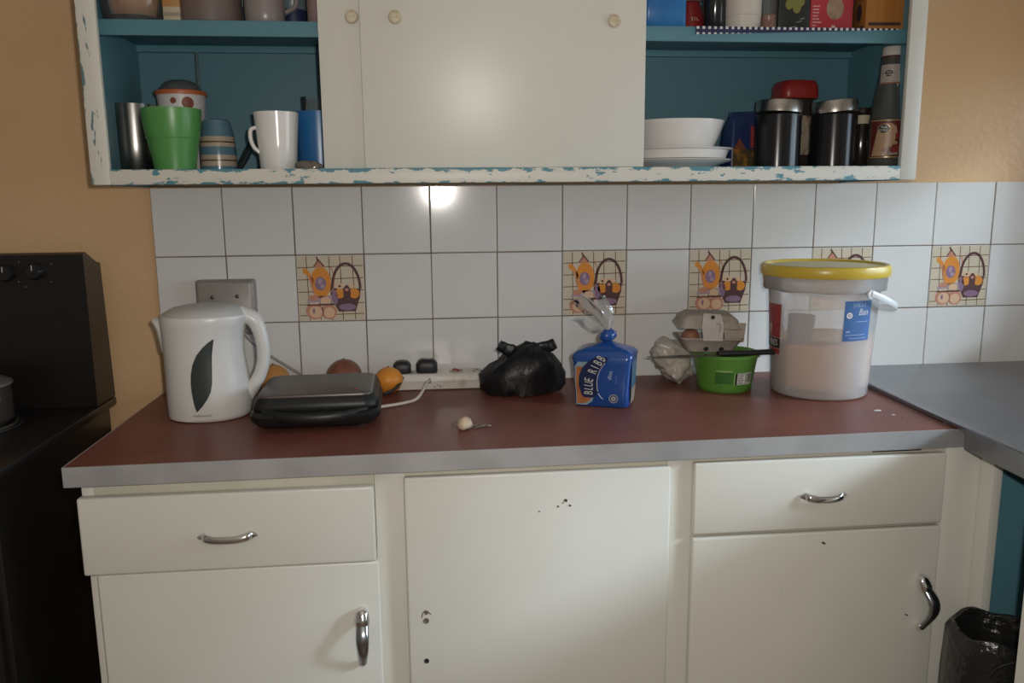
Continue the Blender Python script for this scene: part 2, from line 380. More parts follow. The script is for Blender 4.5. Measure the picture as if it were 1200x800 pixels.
def front(name, x0, x1, z0, z1, y0=DY, y1=FY-.0005, bev=.004): return bp(name, M_cream, x0, x1, y0, y1, z0, z1, bev, seg=3)
def hl(p): return (p.x-bx0, DY-by0, p.z)
d1 = front('drawer', .0125, .498, zb(-.649), zb(-.5125), y0=DY-.004); bow(d1, (P(268, 626, DY).x-bx0, DY-.004-by0, P(268, 626, DY).z), .098)
d2 = front('drawer', 1.0635, 1.542, zb(-.633), zb(-.4975)); bow(d2, hl(P(964, 580, DY)), .088)
DB = .10
l1 = front('door', .031, .502, DB, zb(-.651)); l2 = front('door', .549, 1.021, DB, zb(-.5015)); l3 = front('door', 1.0635, 1.542, DB, zb(-.6395))
def lever(parent, p, q, lean):
    """upright chrome pull: bullet top, bowed grip, small foot"""
    c = P(*p, DY); e = P(*q, DY); H = c.z-e.z
    bm = tube([(0, -.001, 0), (0, -.009, -.006), (lean*.25, -.014, -.018), (lean*.4, -.016, -.026)], [.004, .0115, .013, .012], 14, ry=[.002, .008, .010, .009], up=(1, 0, 0), smooth=5)
    h = obj('handle', bm, M_chrome, parent, 60, loc=(c.x-bx0, DY-by0, c.z)); h['label'] = 'upright chrome pull'
    bm = tube([(lean*.4, -.014, -.022), (lean, -.030, -H*.40), (lean*.95, -.030, -H*.62), (lean*.25+(e.x-c.x)*.8, -.012, -H*.92)], [.0105, .0110, .0095, .0070], 14, ry=[.006, .0045, .0045, .005], up=(1, 0, 0), smooth=6)
    obj('grip', bm, mat('chrome_dull', (.38, .40, .43), .24, metal=1), h, 60)
    bm = tube([(e.x-c.x, -.014, -H*.92), (e.x-c.x, -.005, -H*.96), (e.x-c.x, -.001, -H)], [.0055, .007, .003], 12, smooth=4)
    obj('foot', bm, M_chrome, h, 60)
lever(l1, (424.5, 711), (426, 777), .001); lever(l3, (1079, 672), (1075, 735), .012)
def disc(parent, p, r, m, name, y=DY, rz=0, ex=1):
    c = P(*p, y)
    return obj(name, lathe([(0, 0), (r, 0), (r, .0012), (r*.6, .0013), (r*.5, .0004), (0, .0004)], 18, ex=ex), m, parent, 40, loc=(c.x-bx0, y-by0, c.z), rot=(PI/2, rz, 0))
M_screw = mat('old_screw', (.25, .22, .18), .5, metal=.6)
disc(l2, (499.5, 717.5), .0035, M_screw, 'screw'); disc(l2, (499.5, 727), .0052, M_screw, 'screw'); disc(l2, (500, 774), .0045, M_hole, 'screw_hole')
q = P(499.5, 722, DY); bm = tube([(-.0075, 0, -.002), (-.006, 0, .006), (0, 0, .011), (.006, 0, .006), (.0085, 0, .003)], .0008, 6, smooth=4)
obj('paint_ridge', bm, M_chip, l2, 40, loc=(q.x-bx0, DY-by0-.0002, q.z))
for dd, u, v, r, ex in ((l2, 632, 599, .0012, 1), (l2, 654, 593, .0014, 1.4), (l2, 663, 586, .0026, 1.2), (l2, 668, 592, .0016, 1.5), (l2, 660, 589, .001, 1), (l3, 965, 636, .002, 2.2), (l3, 1062, 720, .0013, 2.6), (l3, 915, 690, .0007, 1)):
    disc(dd, (u, v), r, M_chip, 'paint_chip', rz=.5, ex=ex)
# ------------------------------------------------------------------ worktops
A, Bq = (.002, -.5485), (1.5835, -.5305)
wt = thing('worktop', 'reddish brown laminate worktop with an aluminium front edge', 'worktop', (.79, -.27, CT))
ox, oy = .79, -.27
def wpoly(pts): return [(x-ox, y-oy) for x, y in pts]
obj('laminate_top', prism(wpoly([(A[0]+.0012, -.0005), (A[0]+.0012, A[1]+.002), (Bq[0], Bq[1]+.002), (Bq[0], -.0005)]), -.034, 0, axis='z'), M_lam, wt, 0)
obj('edging', prism(wpoly([(A[0], A[1]), (Bq[0], Bq[1]), (Bq[0], Bq[1]+.002), (A[0], A[1]+.002)]), -.0335, .0006, axis='z'), M_alu, wt, 0)
obj('edging', prism(wpoly([(A[0], A[1]+.002), (A[0]+.0012, A[1]+.002), (A[0]+.0012, -.0005), (A[0], -.0005)]), -.0335, .0006, axis='z'), M_alu, wt, 0)
M_flake = mat('paint_flake', (.75, .74, .70), .6)
for u, v, rx, ry in ((1029, 481, .0085, .005), (1047, 486, .004, .0025), (1107, 496, .002, .0015), (1057, 490, .0025, .0012)):
    c = G(u, v); k = random.random()*6
    bm = prism([((rx*math.cos(t*PI/4)*random.uniform(.7, 1.1)), ry*math.sin(t*PI/4)*random.uniform(.7, 1.1)) for t in range(8)], 0, .0006, axis='z')
    tag(obj('paint_flake', bm, M_chip if v == 490 else M_flake, smooth=0, loc=(c.x, c.y, CT+.0001)), {481: 'largest white paint flake on the brown worktop beside the bucket', 486: 'small pale paint flake next to the largest flake', 496: 'tiny white paint speck by the steel sink edge', 490: 'dark chip of paint between the pale flakes'}[v], 'flake')
# stainless sink top running forward along the right wall
st = thing('sink_counter', 'stainless steel sink counter with a raised rim along the right wall', 'worktop', (1.87, -.9, CT))
ex = lambda y: 1.579+.040*y
YE = -1.75
def sp(x, y, z): return (x-1.87, y+.9, z)
bm = bmesh.new()
prof = [(0, .0015), (0, .0085), (.002, .0105), (.020, .0105), (.026, .0075), (.60, .0065)]
rings = []
ys = [-.0008, -.15, -.30, -.45, -.5525, -.5535, -.75, -1.1, -1.45, YE]
for y in ys:
    e = ex(y); low = -.030 if y < -.553 else .0015
    ring = [sp(e, y, low)]+[sp(min(e+dx, XR-.001), y, z) for dx, z in prof[1:-1]]+[sp(XR-.001, y, .0075), sp(XR-.001, y, .0015)]
    ring += [sp(e+.02, y, .0015)]
    rings.append(ring)
loft(bm, rings)
obj('steel_sheet', bm, M_steel, st, 30)
sc = thing('sink_cupboard', 'cream framed open cupboard with teal inside under the steel sink top', 'cupboard', (1.9, -.95, 0))
def kp(name, m, x0, x1, y0, y1, z0, z1, bev=.0012): return obj(name, B(x0-1.9, x1-1.9, y0+.95, y1+.95, z0, z1, bev=bev), m, sc, 30)
kp('corner_post', M_cream, 1.6112, 1.630, -.562, -.4965, 0, CT-.031)
kp('top_rail', M_cream, 1.6112, 1.630, -1.70, -.562, CT-.052, CT-.031)
kp('partition', M_blue, 1.630, XR-.004, -.50, -.485, 0, CT-.001)
kp('end_panel', M_blue, 1.626, XR-.004, -1.70, -1.685, 0, CT-.031)
kp('back_panel', M_blue, XR-.014, XR-.002, -1.685, -.50, 0, CT-.001)
dr = obj('door', B(-.008, .008, 0, .436, .08, CT-.058, bev=.003), M_cream, sc, 30, loc=(1.600-1.9, -1.20+.95, 0), rot=(0, 0, .165)); dr['label'] = 'cream door standing ajar'
# ------------------------------------------------------------------ electric kettle
def local(c):                       # pixel -> (x, z) measured from a thing's base, in its own depth plane
    def f(u, v, y=None):
        p = P(u, v, c[1] if y is None else y); return p.x-c[0], p.z-c[2]
    return f
KC = (P(246, 488, -.232).x, -.232, CT); lk = local(KC)
k = thing('kettle', 'white plastic electric kettle with a grey leaf shaped water gauge', 'kettle', KC)
M_kw = mat('kettle_white', (.70, .69, .67), .30, col2=(.66, .65, .62), nscale=5)
secs = []                            # (z, x centre, rx, ry)
for vv, ul, ur in ((494, 205, 291), (491, 201, 295), (485, 200, 296.5), (465, 198, 297), (440, 196, 291), (415, 193.5, 286), (395, 191, 285), (380, 189, 288), (372, 188.5, 292)):
    a, z = lk(ul, vv); b, _ = lk(ur, vv); secs.append((max(z, 0) if vv < 493 else 0, (a+b)/2, (b-a)/2))
z0 = secs[0][2]
secs[0] = (0.0, secs[0][1], secs[0][2]); secs[1] = (.003, secs[1][1], secs[1][2]); secs[2] = (.010, secs[2][1], secs[2][2])
def kr(z):
    for s, t in zip(secs, secs[1:]):
        if s[0] <= z <= t[0]:
            w = (z-s[0])/(t[0]-s[0]); return s[1]+(t[1]-s[1])*w, s[2]+(t[2]-s[2])*w
    return secs[-1][1:]
zt = secs[-1][0]
bm = bmesh.new(); rings = [sup(s[2], s[2]*.90, 2.15, 48, s[1], 0, s[0]) for s in secs]
rings.append([(x, y*.97, zt+.006) for x, y, _ in sup(secs[-1][2]*.97, secs[-1][2]*.90, 2.15, 48, secs[-1][1], 0, 0)])
loft(bm, rings); obj('body', bm, M_kw, k, 50)
bm = bmesh.new(); cxl = secs[-1][1]
loft(bm, [sup(rr, rr*.92, 2.1, 40, cxl+dx, 0, zt+dz) for rr, dx, dz in ((.080, 0, .0055), (.078, 0, .010), (.066, .004, .019), (.045, .008, .024), (.01, .01, .026))])
obj('lid', bm, mat('kettle_lid', (.50, .49, .47), .42), k, 50)
p_ = [lk(u, v) for u, v in ((280, 368), (297, 374), (306, 393), (309, 418), (304, 440), (290, 462))]
bm = tube([(x, 0, z) for x, z in p_], [.019, .017, .0145, .0135, .0145, .019], 16, ry=[.018, .016, .014, .013, .013, .015], up=(0, 1, 0), smooth=8)
obj('handle', bm, M_kw, k, 60)
p_ = [lk(u, v) for u, v in ((202, 408), (194, 388), (186, 379), (179.5, 375))]
bm = tube([(x, 0, z) for x, z in p_], [.020, .016, .010, .005], 14, ry=[.03, .026, .018, .010], up=(1, 0, .4), smooth=6)
obj('spout', bm, M_kw, k, 60)
def kf(off):
    def f(x, z):
        c, r = kr(z); t = max(-.985, min(.985, (x-c)/r)); return (x, -r*.90*math.sqrt(1-abs(t)**2.15)**(1.0)-off, z)
    return f
rows = []
for v, a, b in ((398.5, 248, 249.2), (402, 243, 248.6), (408, 236.5, 248), (417, 229.5, 247.3), (428, 225, 247.4), (440, 223.2, 248), (450, 223.3, 248.2), (460, 224.6, 247), (468, 226.3, 243.5), (476, 228.5, 238), (482.5, 230.8, 231.8)):
    yf = KC[1]-.072; xa, z = lk(a, v, yf); xb, _ = lk(b, v, yf); rows.append((z, xa, xb))
o = obj('water_gauge', patch(rows, kf(.0012), 8), mat('gauge_grey', (.035, .045, .043), .3), k, 50); o['label'] = 'dark grey leaf shaped gauge'
xa, z = lk(237.5, 487, KC[1]-.072)
obj('logo', text_bm('mellerware', .0085, kf(.0006), ox=xa, oz=z, squeeze=.9), mat('logo_grey', (.12, .10, .09), .5), k, 0)
# ------------------------------------------------------------------ sandwich maker
GC = (P(376, 480, -.272).x, -.272, CT); lg = local(GC)
g = thing('sandwich_maker', 'closed black sandwich maker with a dull brown metal top', 'appliance', GC, rz=.03)
def rr(cx, cy, hx, hy, r, z, n=6):
    out = []
    for sx, sy, a0 in ((1, 1, 0), (-1, 1, 90), (-1, -1, 180), (1, -1, 270)):
        for i in range(n+1):
            a = math.radians(a0+90*i/n); out.append((cx+sx*(hx-r)+r*math.cos(a), cy+sy*(hy-r)+r*math.sin(a), z))
    return out
def bulge(ring, amt):               # front edge bows outwards
    out = []
    hx = max(p[0] for p in ring)
    for x, y, z in ring:
        out.append((x, y-amt*max(0, 1-(x/hx)**2) if y < 0 else y, z))
    return out
M_sb = mat('maker_black', (.012, .012, .012), .42, spec=.4)
bm = bmesh.new(); loft(bm, [bulge(rr(0, 0, hx, hy, .028, z), b) for hx, hy, z, b in ((.100, .100, .006, .010), (.110, .108, .010, .014), (.119, .112, .020, .020), (.121, .113, .030, .022), (.118, .110, .036, .014))])
obj('lower_shell', bm, M_sb, g, 45)
bm = bmesh.new(); loft(bm, [bulge(rr(0, .004, hx, hy, .026, z), b) for hx, hy, z, b in ((.115, .104, .0365, .006), (.117, .106, .042, .006), (.114, .104, .052, .003), (.110, .098, .060, 0))])
obj('upper_shell', bm, M_sb, g, 45)
bm = bmesh.new(); loft(bm, [rr(0, .006, hx, hy, .02, z) for hx, hy, z in ((.107, .094, .0595), (.106, .093, .0630), (.101, .088, .0645))])
o = obj('top_plate', bm, mat('maker_top', (.115, .088, .075), .38, metal=.35, col2=(.10, .085, .08), nscale=8), g, 40); o['label'] = 'dull brown metal top'
bm = tube([(-.095, -.102, .034), (-.05, -.124, .030), (0, -.131, .029), (.05, -.124, .030), (.095, -.102, .034)], .010, 12, ry=.006, up=(0, 0, 1), smooth=8)
obj('handle', bm, M_sb, g, 60)
obj('indicator_light', lathe([(0, 0), (.004, 0), (.004, .0015), (0, .002)], 14), mat('light_red', (.25, .03, .02), .3), g, 40, loc=(.075, -.055, .0643))
for sx in (-1, 1):
    for sy in (-1, 1): obj('foot', lathe([(.010, 0), (.010, .0065)], 14), M_blackmat, g, 40, loc=(sx*.08, sy*.075, 0))
for sx in (-1, 1): obj('hinge', B(sx*.06-.014, sx*.06+.014, .104, .116, .028, .048, bev=.003), M_sb, g, 30)
# ------------------------------------------------------------------ fruit behind the sandwich maker
def fruit(name, label, cat, u, v, y, r, m, sq=.94):
    p = P(u, v, y); bm = bmesh.new()
    prof = [(r*math.sin(PI*i/14)*(1+.02*math.sin(i)), r*sq*(1-math.cos(PI*i/14))) for i in range(15)]
    lathe(prof, 24, bm)
    t = thing(name, label, cat, (p.x, y, CT)); obj('skin', rough_up(bm, .0008, 30, u % 7, 0), m, t, 70)
    obj('stem', lathe([(.0015, 0), (.003, .001), (.002, .004), (0, .0045)], 10), mat('stem_green', (.12, .10, .04), .8), t, 50, loc=(0, 0, 2*r*sq-.002)); return t
M_or = mat('orange_peel', (.72, .27, .03), .45, bump=(260, .3, .001), col2=(.66, .22, .025), nscale=30)
fruit('orange', 'ripe orange beside the black plug and sandwich maker', 'fruit', 455.5, 450, -.10, .0315, M_or)
fruit('orange', 'dull orange half hidden between kettle and sandwich maker', 'fruit', 321, 450, -.062, .0345, mat('orange_dull', (.46, .20, .05), .5, bump=(260, .3, .001)))
fruit('onion', 'brown onion peeping over the back of the sandwich maker', 'vegetable', 404, 450, -.062, .0385, mat('onion_skin', (.24, .085, .05), .4, col2=(.16, .05, .03), nscale=40, stretch=(1, 1, .1)))
# ------------------------------------------------------------------ power strip, plugs and leads
y_s = -.055; a = P(461, 455, y_s).x; b = P(567, 455, y_s).x
ps = thing('power_strip', 'long grubby white power strip lying against the tiles', 'power strip', ((a+b)/2, y_s, CT), rz=-.012)
M_strip = mat('strip_white', (.60, .56, .50), .4, col2=(.40, .34, .27), nscale=26, nmix=(.58, .72))
hx = (b-a)/2; bm = bmesh.new()
loft(bm, [rr(0, 0, hx+d, .030+d, .012, z) for d, z in ((-.004, 0), (0, .003), (0, .018), (-.0012, .0185), (-.0012, .0195), (0, .020), (-.001, .033), (-.004, .037))])
obj('casing', bm, M_strip, ps, 40)
for i in range(4):
    sx = -hx+.035+i*.052
    for dx, dy in ((0, .010), (-.008, -.005), (.008, -.005)): obj('socket_hole', lathe([(.0035, 0), (.0035, .0004)], 12), M_hole, ps, 0, loc=(sx+dx, dy, .0369))
sh = P(497, 458, y_s)
for u, v in ((513, 451), (509.5, 453.3), (516, 452.5)):
    q = P(u, v, y_s-.031); obj('fixing_mark', lathe([(.0016, 0), (.0016, .0006)], 10), M_chip, ps, 0, loc=(q.x-(a+b)/2, -.0302, q.z-CT), rot=(PI/2, 0, 0))
def plug(label, u, v, w, h, lead, lm, lr):
    p = P(u, v, y_s); base = CT+.0373
    t = thing('plug', label, 'plug', (p.x, y_s, base), group=None)
    s = w/2
    bm = bmesh.new(); loft(bm, [sup(s*k, .020*k2, 4.5, 28, 0, 0, z) for k, k2, z in ((.94, .95, 0), (1, 1, .002), (1, 1, h*.62), (.86, .9, h*.80), (.60, .7, h*.96), (.4, .5, h))])
    obj('plug_body', bm, M_blackmat, t, 45)
    pts = [(q[0]-p.x, q[1]-y_s, q[2]-base) for q in lead]
    o = obj('lead', tube(pts, lr, 8, smooth=8), lm, t, 60)
    return t
M_leadw = mat('lead_white', (.55, .47, .41), .5)
sL = G(447, 481); 
plug('wide black plug with a white lead standing on the power strip', 500.5, 440, .048, .030,
     [P(502, 441, -.075)[:], P(504, 447, -.094)[:], (G(501, 455).x, -.135, CT+.03), (G(490, 464).x, -.20, CT+.012), (G(473, 474.5).x, G(473, 474.5).y, CT+.0045), (G(445, 480).x, G(445, 480).y, CT+.006)], M_leadw, .0034)
plug('small black plug with a black lead standing on the power strip', 471.5, 440, .040, .027,
     [P(472, 441, -.075)[:], P(470, 447, -.105)[:], P(462, 456, -.142)[:], P(454, 460, -.152)[:], P(450, 463, -.152)[:]], M_blackmat, .0036)
q = P(533, 430, -.06)
t = tag(obj('red_clip', tube([(-.006, 0, .003), (0, 0, .004), (.006, -.001, .003), (.018, -.002, .0015)], [.002, .0032, .0022, .001], 8), mat('clip_red', (.28, .06, .04), .5), None, 50, loc=(q.x, -.06, CT+.0372)), 'small dark red scrap lying on the power strip', 'scrap')
# double wall socket behind the kettle
oc = P(264.5, 350, -.022); xw = (P(299, 350, -.022).x-P(230, 350, -.022).x)/2
so = thing('wall_socket', 'grey surface mounted wall socket with two screws behind the kettle', 'socket', (oc.x, -.0002, oc.z))
bm = bmesh.new(); hz = .062
def rz_ring(hx, hz, r, y): return [(x, y, z) for x, z, _ in rr(0, 0, hx, hz, r, 0, 4)]
zc_ = (P(264, 328, -.022).z-hz)-oc.z
loft(bm, [[(x, y, z+zc_) for x, y, z in rz_ring(xw+d, hz+d, .006, yy)] for d, yy in ((0, 0), (0, -.020), (-.004, -.026), (-.008, -.028))])
obj('housing', bm, mat('socket_grey', (.31, .28, .25), .42, metal=.2, col2=(.27, .245, .22), nscale=14), so, 40)
for u, v in ((249, 348.5), (278, 347)):
    q = P(u, v, -.029); obj('screw', lathe([(0, 0), (.0045, 0), (.0045, .002), (.003, .003), (0, .003)], 16), mat('screw_dark', (.10, .095, .085), .35, metal=.6), so, 40, loc=(q.x-oc.x, -.028, q.z-oc.z), rot=(PI/2, 0, 0))
pts = [P(283, 386, -.035), P(292, 397, -.03), P(305, 409, -.022), P(322, 420, -.015), P(340, 431, -.010), P(353, 439, -.010), P(366, 450, -.012)]
tag(obj('kettle_lead', tube([p[:] for p in pts], .0032, 8), mat('lead_grey', (.30, .26, .23), .5), None, 60), 'grey lead running down the tiles between kettle and sandwich maker', 'cable')
# ------------------------------------------------------------------ black plastic bag
c = G(613, 459); BGC = (P(612, 440, -.125).x, -.125, CT)
bgt = thing('plastic_bag', 'knotted black plastic bag with two ear-like ties', 'bag', BGC)
bm = bmesh.new(); prof = [(0, 0), (.060, 0), (.085, .004), (.094, .020), (.093, .042), (.080, .066), (.058, .088), (.030, .100), (.012, .106), (0, .107)]
lathe(prof, 56, bm, ex=1.0, ey=.66)
for v in bm.verts:
    t = v.co.z/.107; v.co.x += .022*t*t; v.co.z *= 1-.10*max(0, -v.co.x/.09)*t
rough_up(bm, .013, 22, 3, 0); rough_up(bm, .005, 70, 5, 0)
M_bag = mat('black_bag_plastic', (.010, .010, .011), .38, spec=.4, bump=(90, .4, .003))
obj('bag_body', bm, M_bag, bgt, 60)
lb = local(BGC)
for pts, wd in ((((612, 414), (602, 411), (592, 408), (584, 404)), (.013, .014, .0135, .012)), (((614, 412), (630, 409), (641, 407), (650, 402)), (.013, .013, .0135, .012))):
    q = [lb(*p_) for p_ in pts]; bm = tube([(x, random.uniform(-.004, .004), z) for x, z in q], list(wd), 12, ry=.005, up=(0, 0, 1), smooth=6)
    obj('tie', rough_up(bm, .0025, 50, 9), M_bag, bgt, 60)
# ------------------------------------------------------------------ bag of bread
f0, f1 = G(673, 475), G(736, 479); ang = math.atan2(f1.y-f0.y, f1.x-f0.x); W_ = (f1-f0).length; D_ = .085
nrm = Vector((-math.sin(ang), math.cos(ang), 0)); bcn = (f0+f1)/2+nrm*D_/2
br = thing('bread_bag', 'half loaf of sliced bread in a knotted blue printed bag', 'bread', (bcn.x, bcn.y, CT), rz=ang)
M_bb = mat('bread_bag_blue', (.013, .066, .27), .22, spec=.55, coat=.3, bump=(45, .25, .004))
hw, hd = W_/2, D_/2; H_ = .118
bm = bmesh.new()
ks = [(.94, .94, 0, 0), (1, 1, .004, 0), (1.01, 1.01, .03, 0), (1.035, 1.02, .06, 0), (1.08, 1.05, .088, 0), (1.12, 1.06, .100, 0), (1.12, 1.02, .108, .001), (1.00, .92, .1145, .002), (.74, .72, .1205, .003), (.42, .42, .1255, .004), (.20, .22, .130, .005), (.13, .16, .1335, .005)]
loft(bm, [rr(dx, 0, hw*a_, hd*b_, min(.012, hw*a_*.6, hd*b_*.6), z, 5) for a_, b_, z, dx in ks])
rough_up(bm, .0016, 55, 2, 0)
obj('wrapper', bm, M_bb, br, 55)
bm = bmesh.new(); loft(bm, [sup(r_, r_*.9, 2, 20, .005, 0, z) for r_, z in ((.008, .131), (.016, .135), (.019, .142), (.016, .149), (.008, .154), (.0075, .156))])
obj('knot', rough_up(bm, .004, 70, 4), M_bb, br, 60)
M_clr = clear('clear_film', (.80, .79, .78), .30, .12)
bm = bmesh.new(); n = 28; rings = []
for i in range(9):
    t = i/8; r_ = .007+.024*t; ring = []
    for j in range(n):
        a_ = 2*PI*j/n; w = 1+.28*t*math.sin(5*a_+i*.5)+.15*t*math.sin(9*a_-i)
        ring.append((.004-.030*t*t-.006*t+r_*w*math.cos(a_), r_*w*.55*math.sin(a_), .154+.066*t+.006*t*math.sin(3*a_+1)))
    rings.append(ring)
loft(bm, rings, cap=False); o = obj('clear_neck', bm, M_clr, br, 60); o['label'] = 'gathered clear film above the knot'
bm = bmesh.new(); rings = []
for i in range(7):
    t = i/6; rings.append([(.0-.062*t, -.008+.012*math.sin(t*3)-.004*j, .158+.020*t+.010*math.sin(t*PI)-(.020*math.sin(PI*min(1, t*1.2)))*j/5) for j in range(6)])
loft(bm, rings, cap=False, close=False); obj('clear_flap', bm, M_clr, br, 60)
def bf(off):                       # on the front face of the loaf
    def f(x, z):
        s = 1+.06*min(1, max(0, z)/.09); return (x*s, -hd*(1+.04*min(1, max(0, z)/.09))-off, z)
    return f
M_bo = mat('print_bread', (.42, .17, .065), .3, col2=(.34, .12, .045), nscale=40); M_nv = mat('print_navy', (.012, .022, .075), .28); M_bw = mat('print_white', (.62, .60, .56), .35); M_tl = mat('print_teal', (.05, .16, .26), .3)
X = lambda k: -hw+2*hw*k
# pale outline, then the slice of bread, then the dark ribbon with the name
def prow(rows, m, off, name): return obj(name, patch([(z, X(a_), X(b_)) for z, a_, b_ in rows], bf(off), 8), m, br, 40)
prow([(.004, .045, .24), (.012, .045, .34), (.03, .045, .40), (.055, .03, .24), (.085, .04, .28), (.094, .10, .34)], mat('print_pale_blue', (.24, .34, .40), .3), .0022, 'pale_outline')
prow([(.007, .06, .20), (.015, .06, .30), (.03, .06, .35), (.055, .05, .20), (.080, .06, .22), (.084, .08, .20)], M_bo, .0028, 'bread_picture')
prow([(.020, .20, .36), (.026, .15, .44), (.045, .10, .43), (.065, .11, .44), (.082, .17, .50), (.096, .28, .60), (.106, .42, .62)], M_nv, .0034, 'ribbon')
for i, ch in enumerate('BLUE RIBBON'):
    t = i/8.2; z = .030+.074*t; x = X(.285+.02*t+.20*max(0, t-.35)**1.4*2)
    if ch != ' ' and z < .106: obj('letter', text_bm(ch, .0250, bf(.0040), rot=math.radians(86-26*t), ox=x, oz=z, squeeze=.58), M_bw, br, 0)
bm = tube([bf(.0036)(X(.45), .030), bf(.0036)(X(.50), .022), bf(.0036)(X(.545), .018)], .0006, 6); obj('ribbon_line', bm, M_bw, br, 40)
bm = tube([bf(.0036)(X(.44), .034), bf(.0036)(X(.43), .055), bf(.0036)(X(.47), .075), bf(.0036)(X(.57), .094)], .0006, 6); obj('ribbon_line', bm, M_bw, br, 40)
obj('small_print', text_bm('dlite', .011, bf(.0026), rot=math.radians(84), ox=X(.66), oz=.068), mat('print_pale', (.42, .52, .62), .3), br, 0)
obj('small_print', text_bm('bread', .007, bf(.0026), rot=math.radians(84), ox=X(.76), oz=.060), mat('print_sky', (.09, .22, .45), .3), br, 0)
bm = bmesh.new()
def ringpatch(cx, cz, r0, r1, f, bm, n=28):
    vs = [[bm.verts.new(f(cx+r*math.cos(2*PI*i/n), cz+r*math.sin(2*PI*i/n))) for i in range(n)] for r in (r0, r1)]
    for i in range(n): bm.faces.new((vs[0][i], vs[0][(i+1) % n], vs[1][(i+1) % n], vs[1][i]))
ringpatch(X(.73), .020, .0075, .0092, bf(.0028), bm); ringpatch(X(.73), .020, .0015, .0050, bf(.0028), bm); obj('round_emblem', bm, mat('emblem', (.36, .38, .42), .35), br, 0)
bm = bmesh.new(); ringpatch(X(.73), .020, .0001, .0075, bf(.0024), bm); obj('emblem_ground', bm, M_nv, br, 0)
def sf(off):                       # right end of the loaf
    def f(y, z):
        s = 1+.06*min(1, max(0, z)/.09); return (hw*(s+.004)+off, y, z)
    return f
obj('side_panel_print', rect(-hd*.8, hd*.8, .040, .094, sf(.0022), 4, 4), M_tl, br, 0)
obj('side_name', text_bm('BLUE', .013, sf(.0028), rot=math.radians(80), ox=-hd*.35, oz=.066, squeeze=.9), M_bw, br, 0)
obj('side_crust', patch([(.006, -hd*.6, hd*.5), (.022, -hd*.6, hd*.75), (.038, -hd*.6, hd*.8)], sf(.0022), 4), mat('print_crust', (.36, .30, .24), .3), br, 0)
# ------------------------------------------------------------------ little trinket on its chain
kc = G(545, 503)
kt = thing('key_trinket', 'small cream bead trinket with thin wire chain on the worktop', 'trinket', (kc.x, kc.y, CT))
bm = bmesh.new(); lathe([(0, 0), (.009, .0005), (.0135, .006), (.0145, .012), (.012, .018), (.006, .0225), (.003, .0235), (0, .024)], 20, bm); 
obj('bead', rough_up(bm, .0035, 60, 1, 0), mat('bead_cream', (.62, .47, .32), .5, col2=(.45, .42, .34), nscale=60), kt, 70)
M_wire = mat('wire', (.30, .28, .26), .35, metal=.9)
for i, (dx, dy) in enumerate(((.016, .004), (.023, .009), (.030, .007), (.037, .012), (.045, .010))):
    pts = [(dx+.005*math.cos(2*PI*j/10), dy+.004*math.sin(2*PI*j/10), .003+.0018*math.sin(2*PI*j/10+i)) for j in range(11)]
    obj('chain_link', tube(pts, .0009, 6, smooth=3), M_wire, kt, 60)
for pts in (((-.008, 0, .012), (-.018, .002, .014), (-.024, .004, .008)), ((.004, .004, .018), (.014, .010, .017), (.022, .006, .010)), ((-.010, .0, .006), (-.016, -.006, .003), (-.022, -.006, .002))):
    obj('wire', tube(pts, .0007, 6), M_wire, kt, 60)
# ------------------------------------------------------------------ green tub, egg box, knife, clear bag
TC = (P(849, 440, -.150).x, -.150, CT); 
tb = thing('plastic_tub', 'open lime green plastic tub with printed panels beside the bucket', 'tub', TC)
M_grn = mat('tub_green', (.105, .27, .040), .30, spec=.45, col2=(.095, .245, .038), nscale=8)
TH = .084; tr = lambda z: .0590+.013*(z/TH)**1.3
outer = [(0, .002), (.052, .002), (.056, 0), (.059, .003)]+[(tr(TH*i/8), TH*i/8) for i in range(1, 9)]
inner = [(tr(TH)+.003, TH+.001), (tr(TH)+.003, TH-.006), (tr(TH)+.0005, TH-.007)]
bm = lathe(outer[:-1]+[(tr(TH-.008), TH-.008), (tr(TH)+.003, TH-.007), (tr(TH)+.003, TH), (tr(TH)-.001, TH), (tr(TH)-.003, TH-.006), (tr(.01)-.002, .006), (0, .005)], 56)
obj('tub_body', bm, M_grn, tb, 45)
def tf(off):
    def f(x, z):
        r = tr(max(0, z))+off; a_ = -PI/2+x/r+.07; return (r*math.cos(a_), r*math.sin(a_), z)
    return f
M_gd = mat('tub_dark_green', (.05, .17, .03), .35); M_gl = mat('tub_pale', (.36, .50, .22), .4)
bm = rect(-.048, -.008, .021, .048, tf(.0006), 8, 2); obj('text_panel', bm, M_gd, tb, 40)
bm = bmesh.new()
for i in range(5): rect(-.045, -.014-.006*(i % 2), .024+i*.0048, .0256+i*.0048, tf(.0010), 6, 1, bm)
obj('text_lines', bm, mat('tub_text', (.03, .10, .02), .4), tb, 0)
bm = rect(-.047, -.012, .0492, .0515, tf(.0006), 8, 1); rect(-.0065, -.005, .019, .047, tf(.0006), 1, 3, bm); obj('panel_border', bm, M_gl, tb, 0)
obj('nutrition_panel', rect(.0005, .0215, .020, .046, tf(.0006), 6, 3), M_bw, tb, 0)
bm = rect(-.0035, .0005, .020, .046, tf(.0009), 2, 3)
for i in range(6): rect(.002, .014+.004*((i*7) % 3)*.5, .0222+i*.004, .0236+i*.004, tf(.0010), 5, 1, bm)
obj('nutrition_lines', bm, mat('print_black', (.015, .015, .015), .4), tb, 0)
bm = rect(.0235, .041, .019, .0465, tf(.0006), 6, 3); obj('barcode_panel', bm, M_bw, tb, 0)
bm = bmesh.new(); x = .0255
for w in (1, 2, 1, 1, 3, 1, 2, 1, 2, 1, 1): rect(x, x+.00045*w, .024, .044, tf(.0010), 1, 3, bm); x += .00045*w+.0007
obj('barcode', bm, MATS['print_black'], tb, 0)
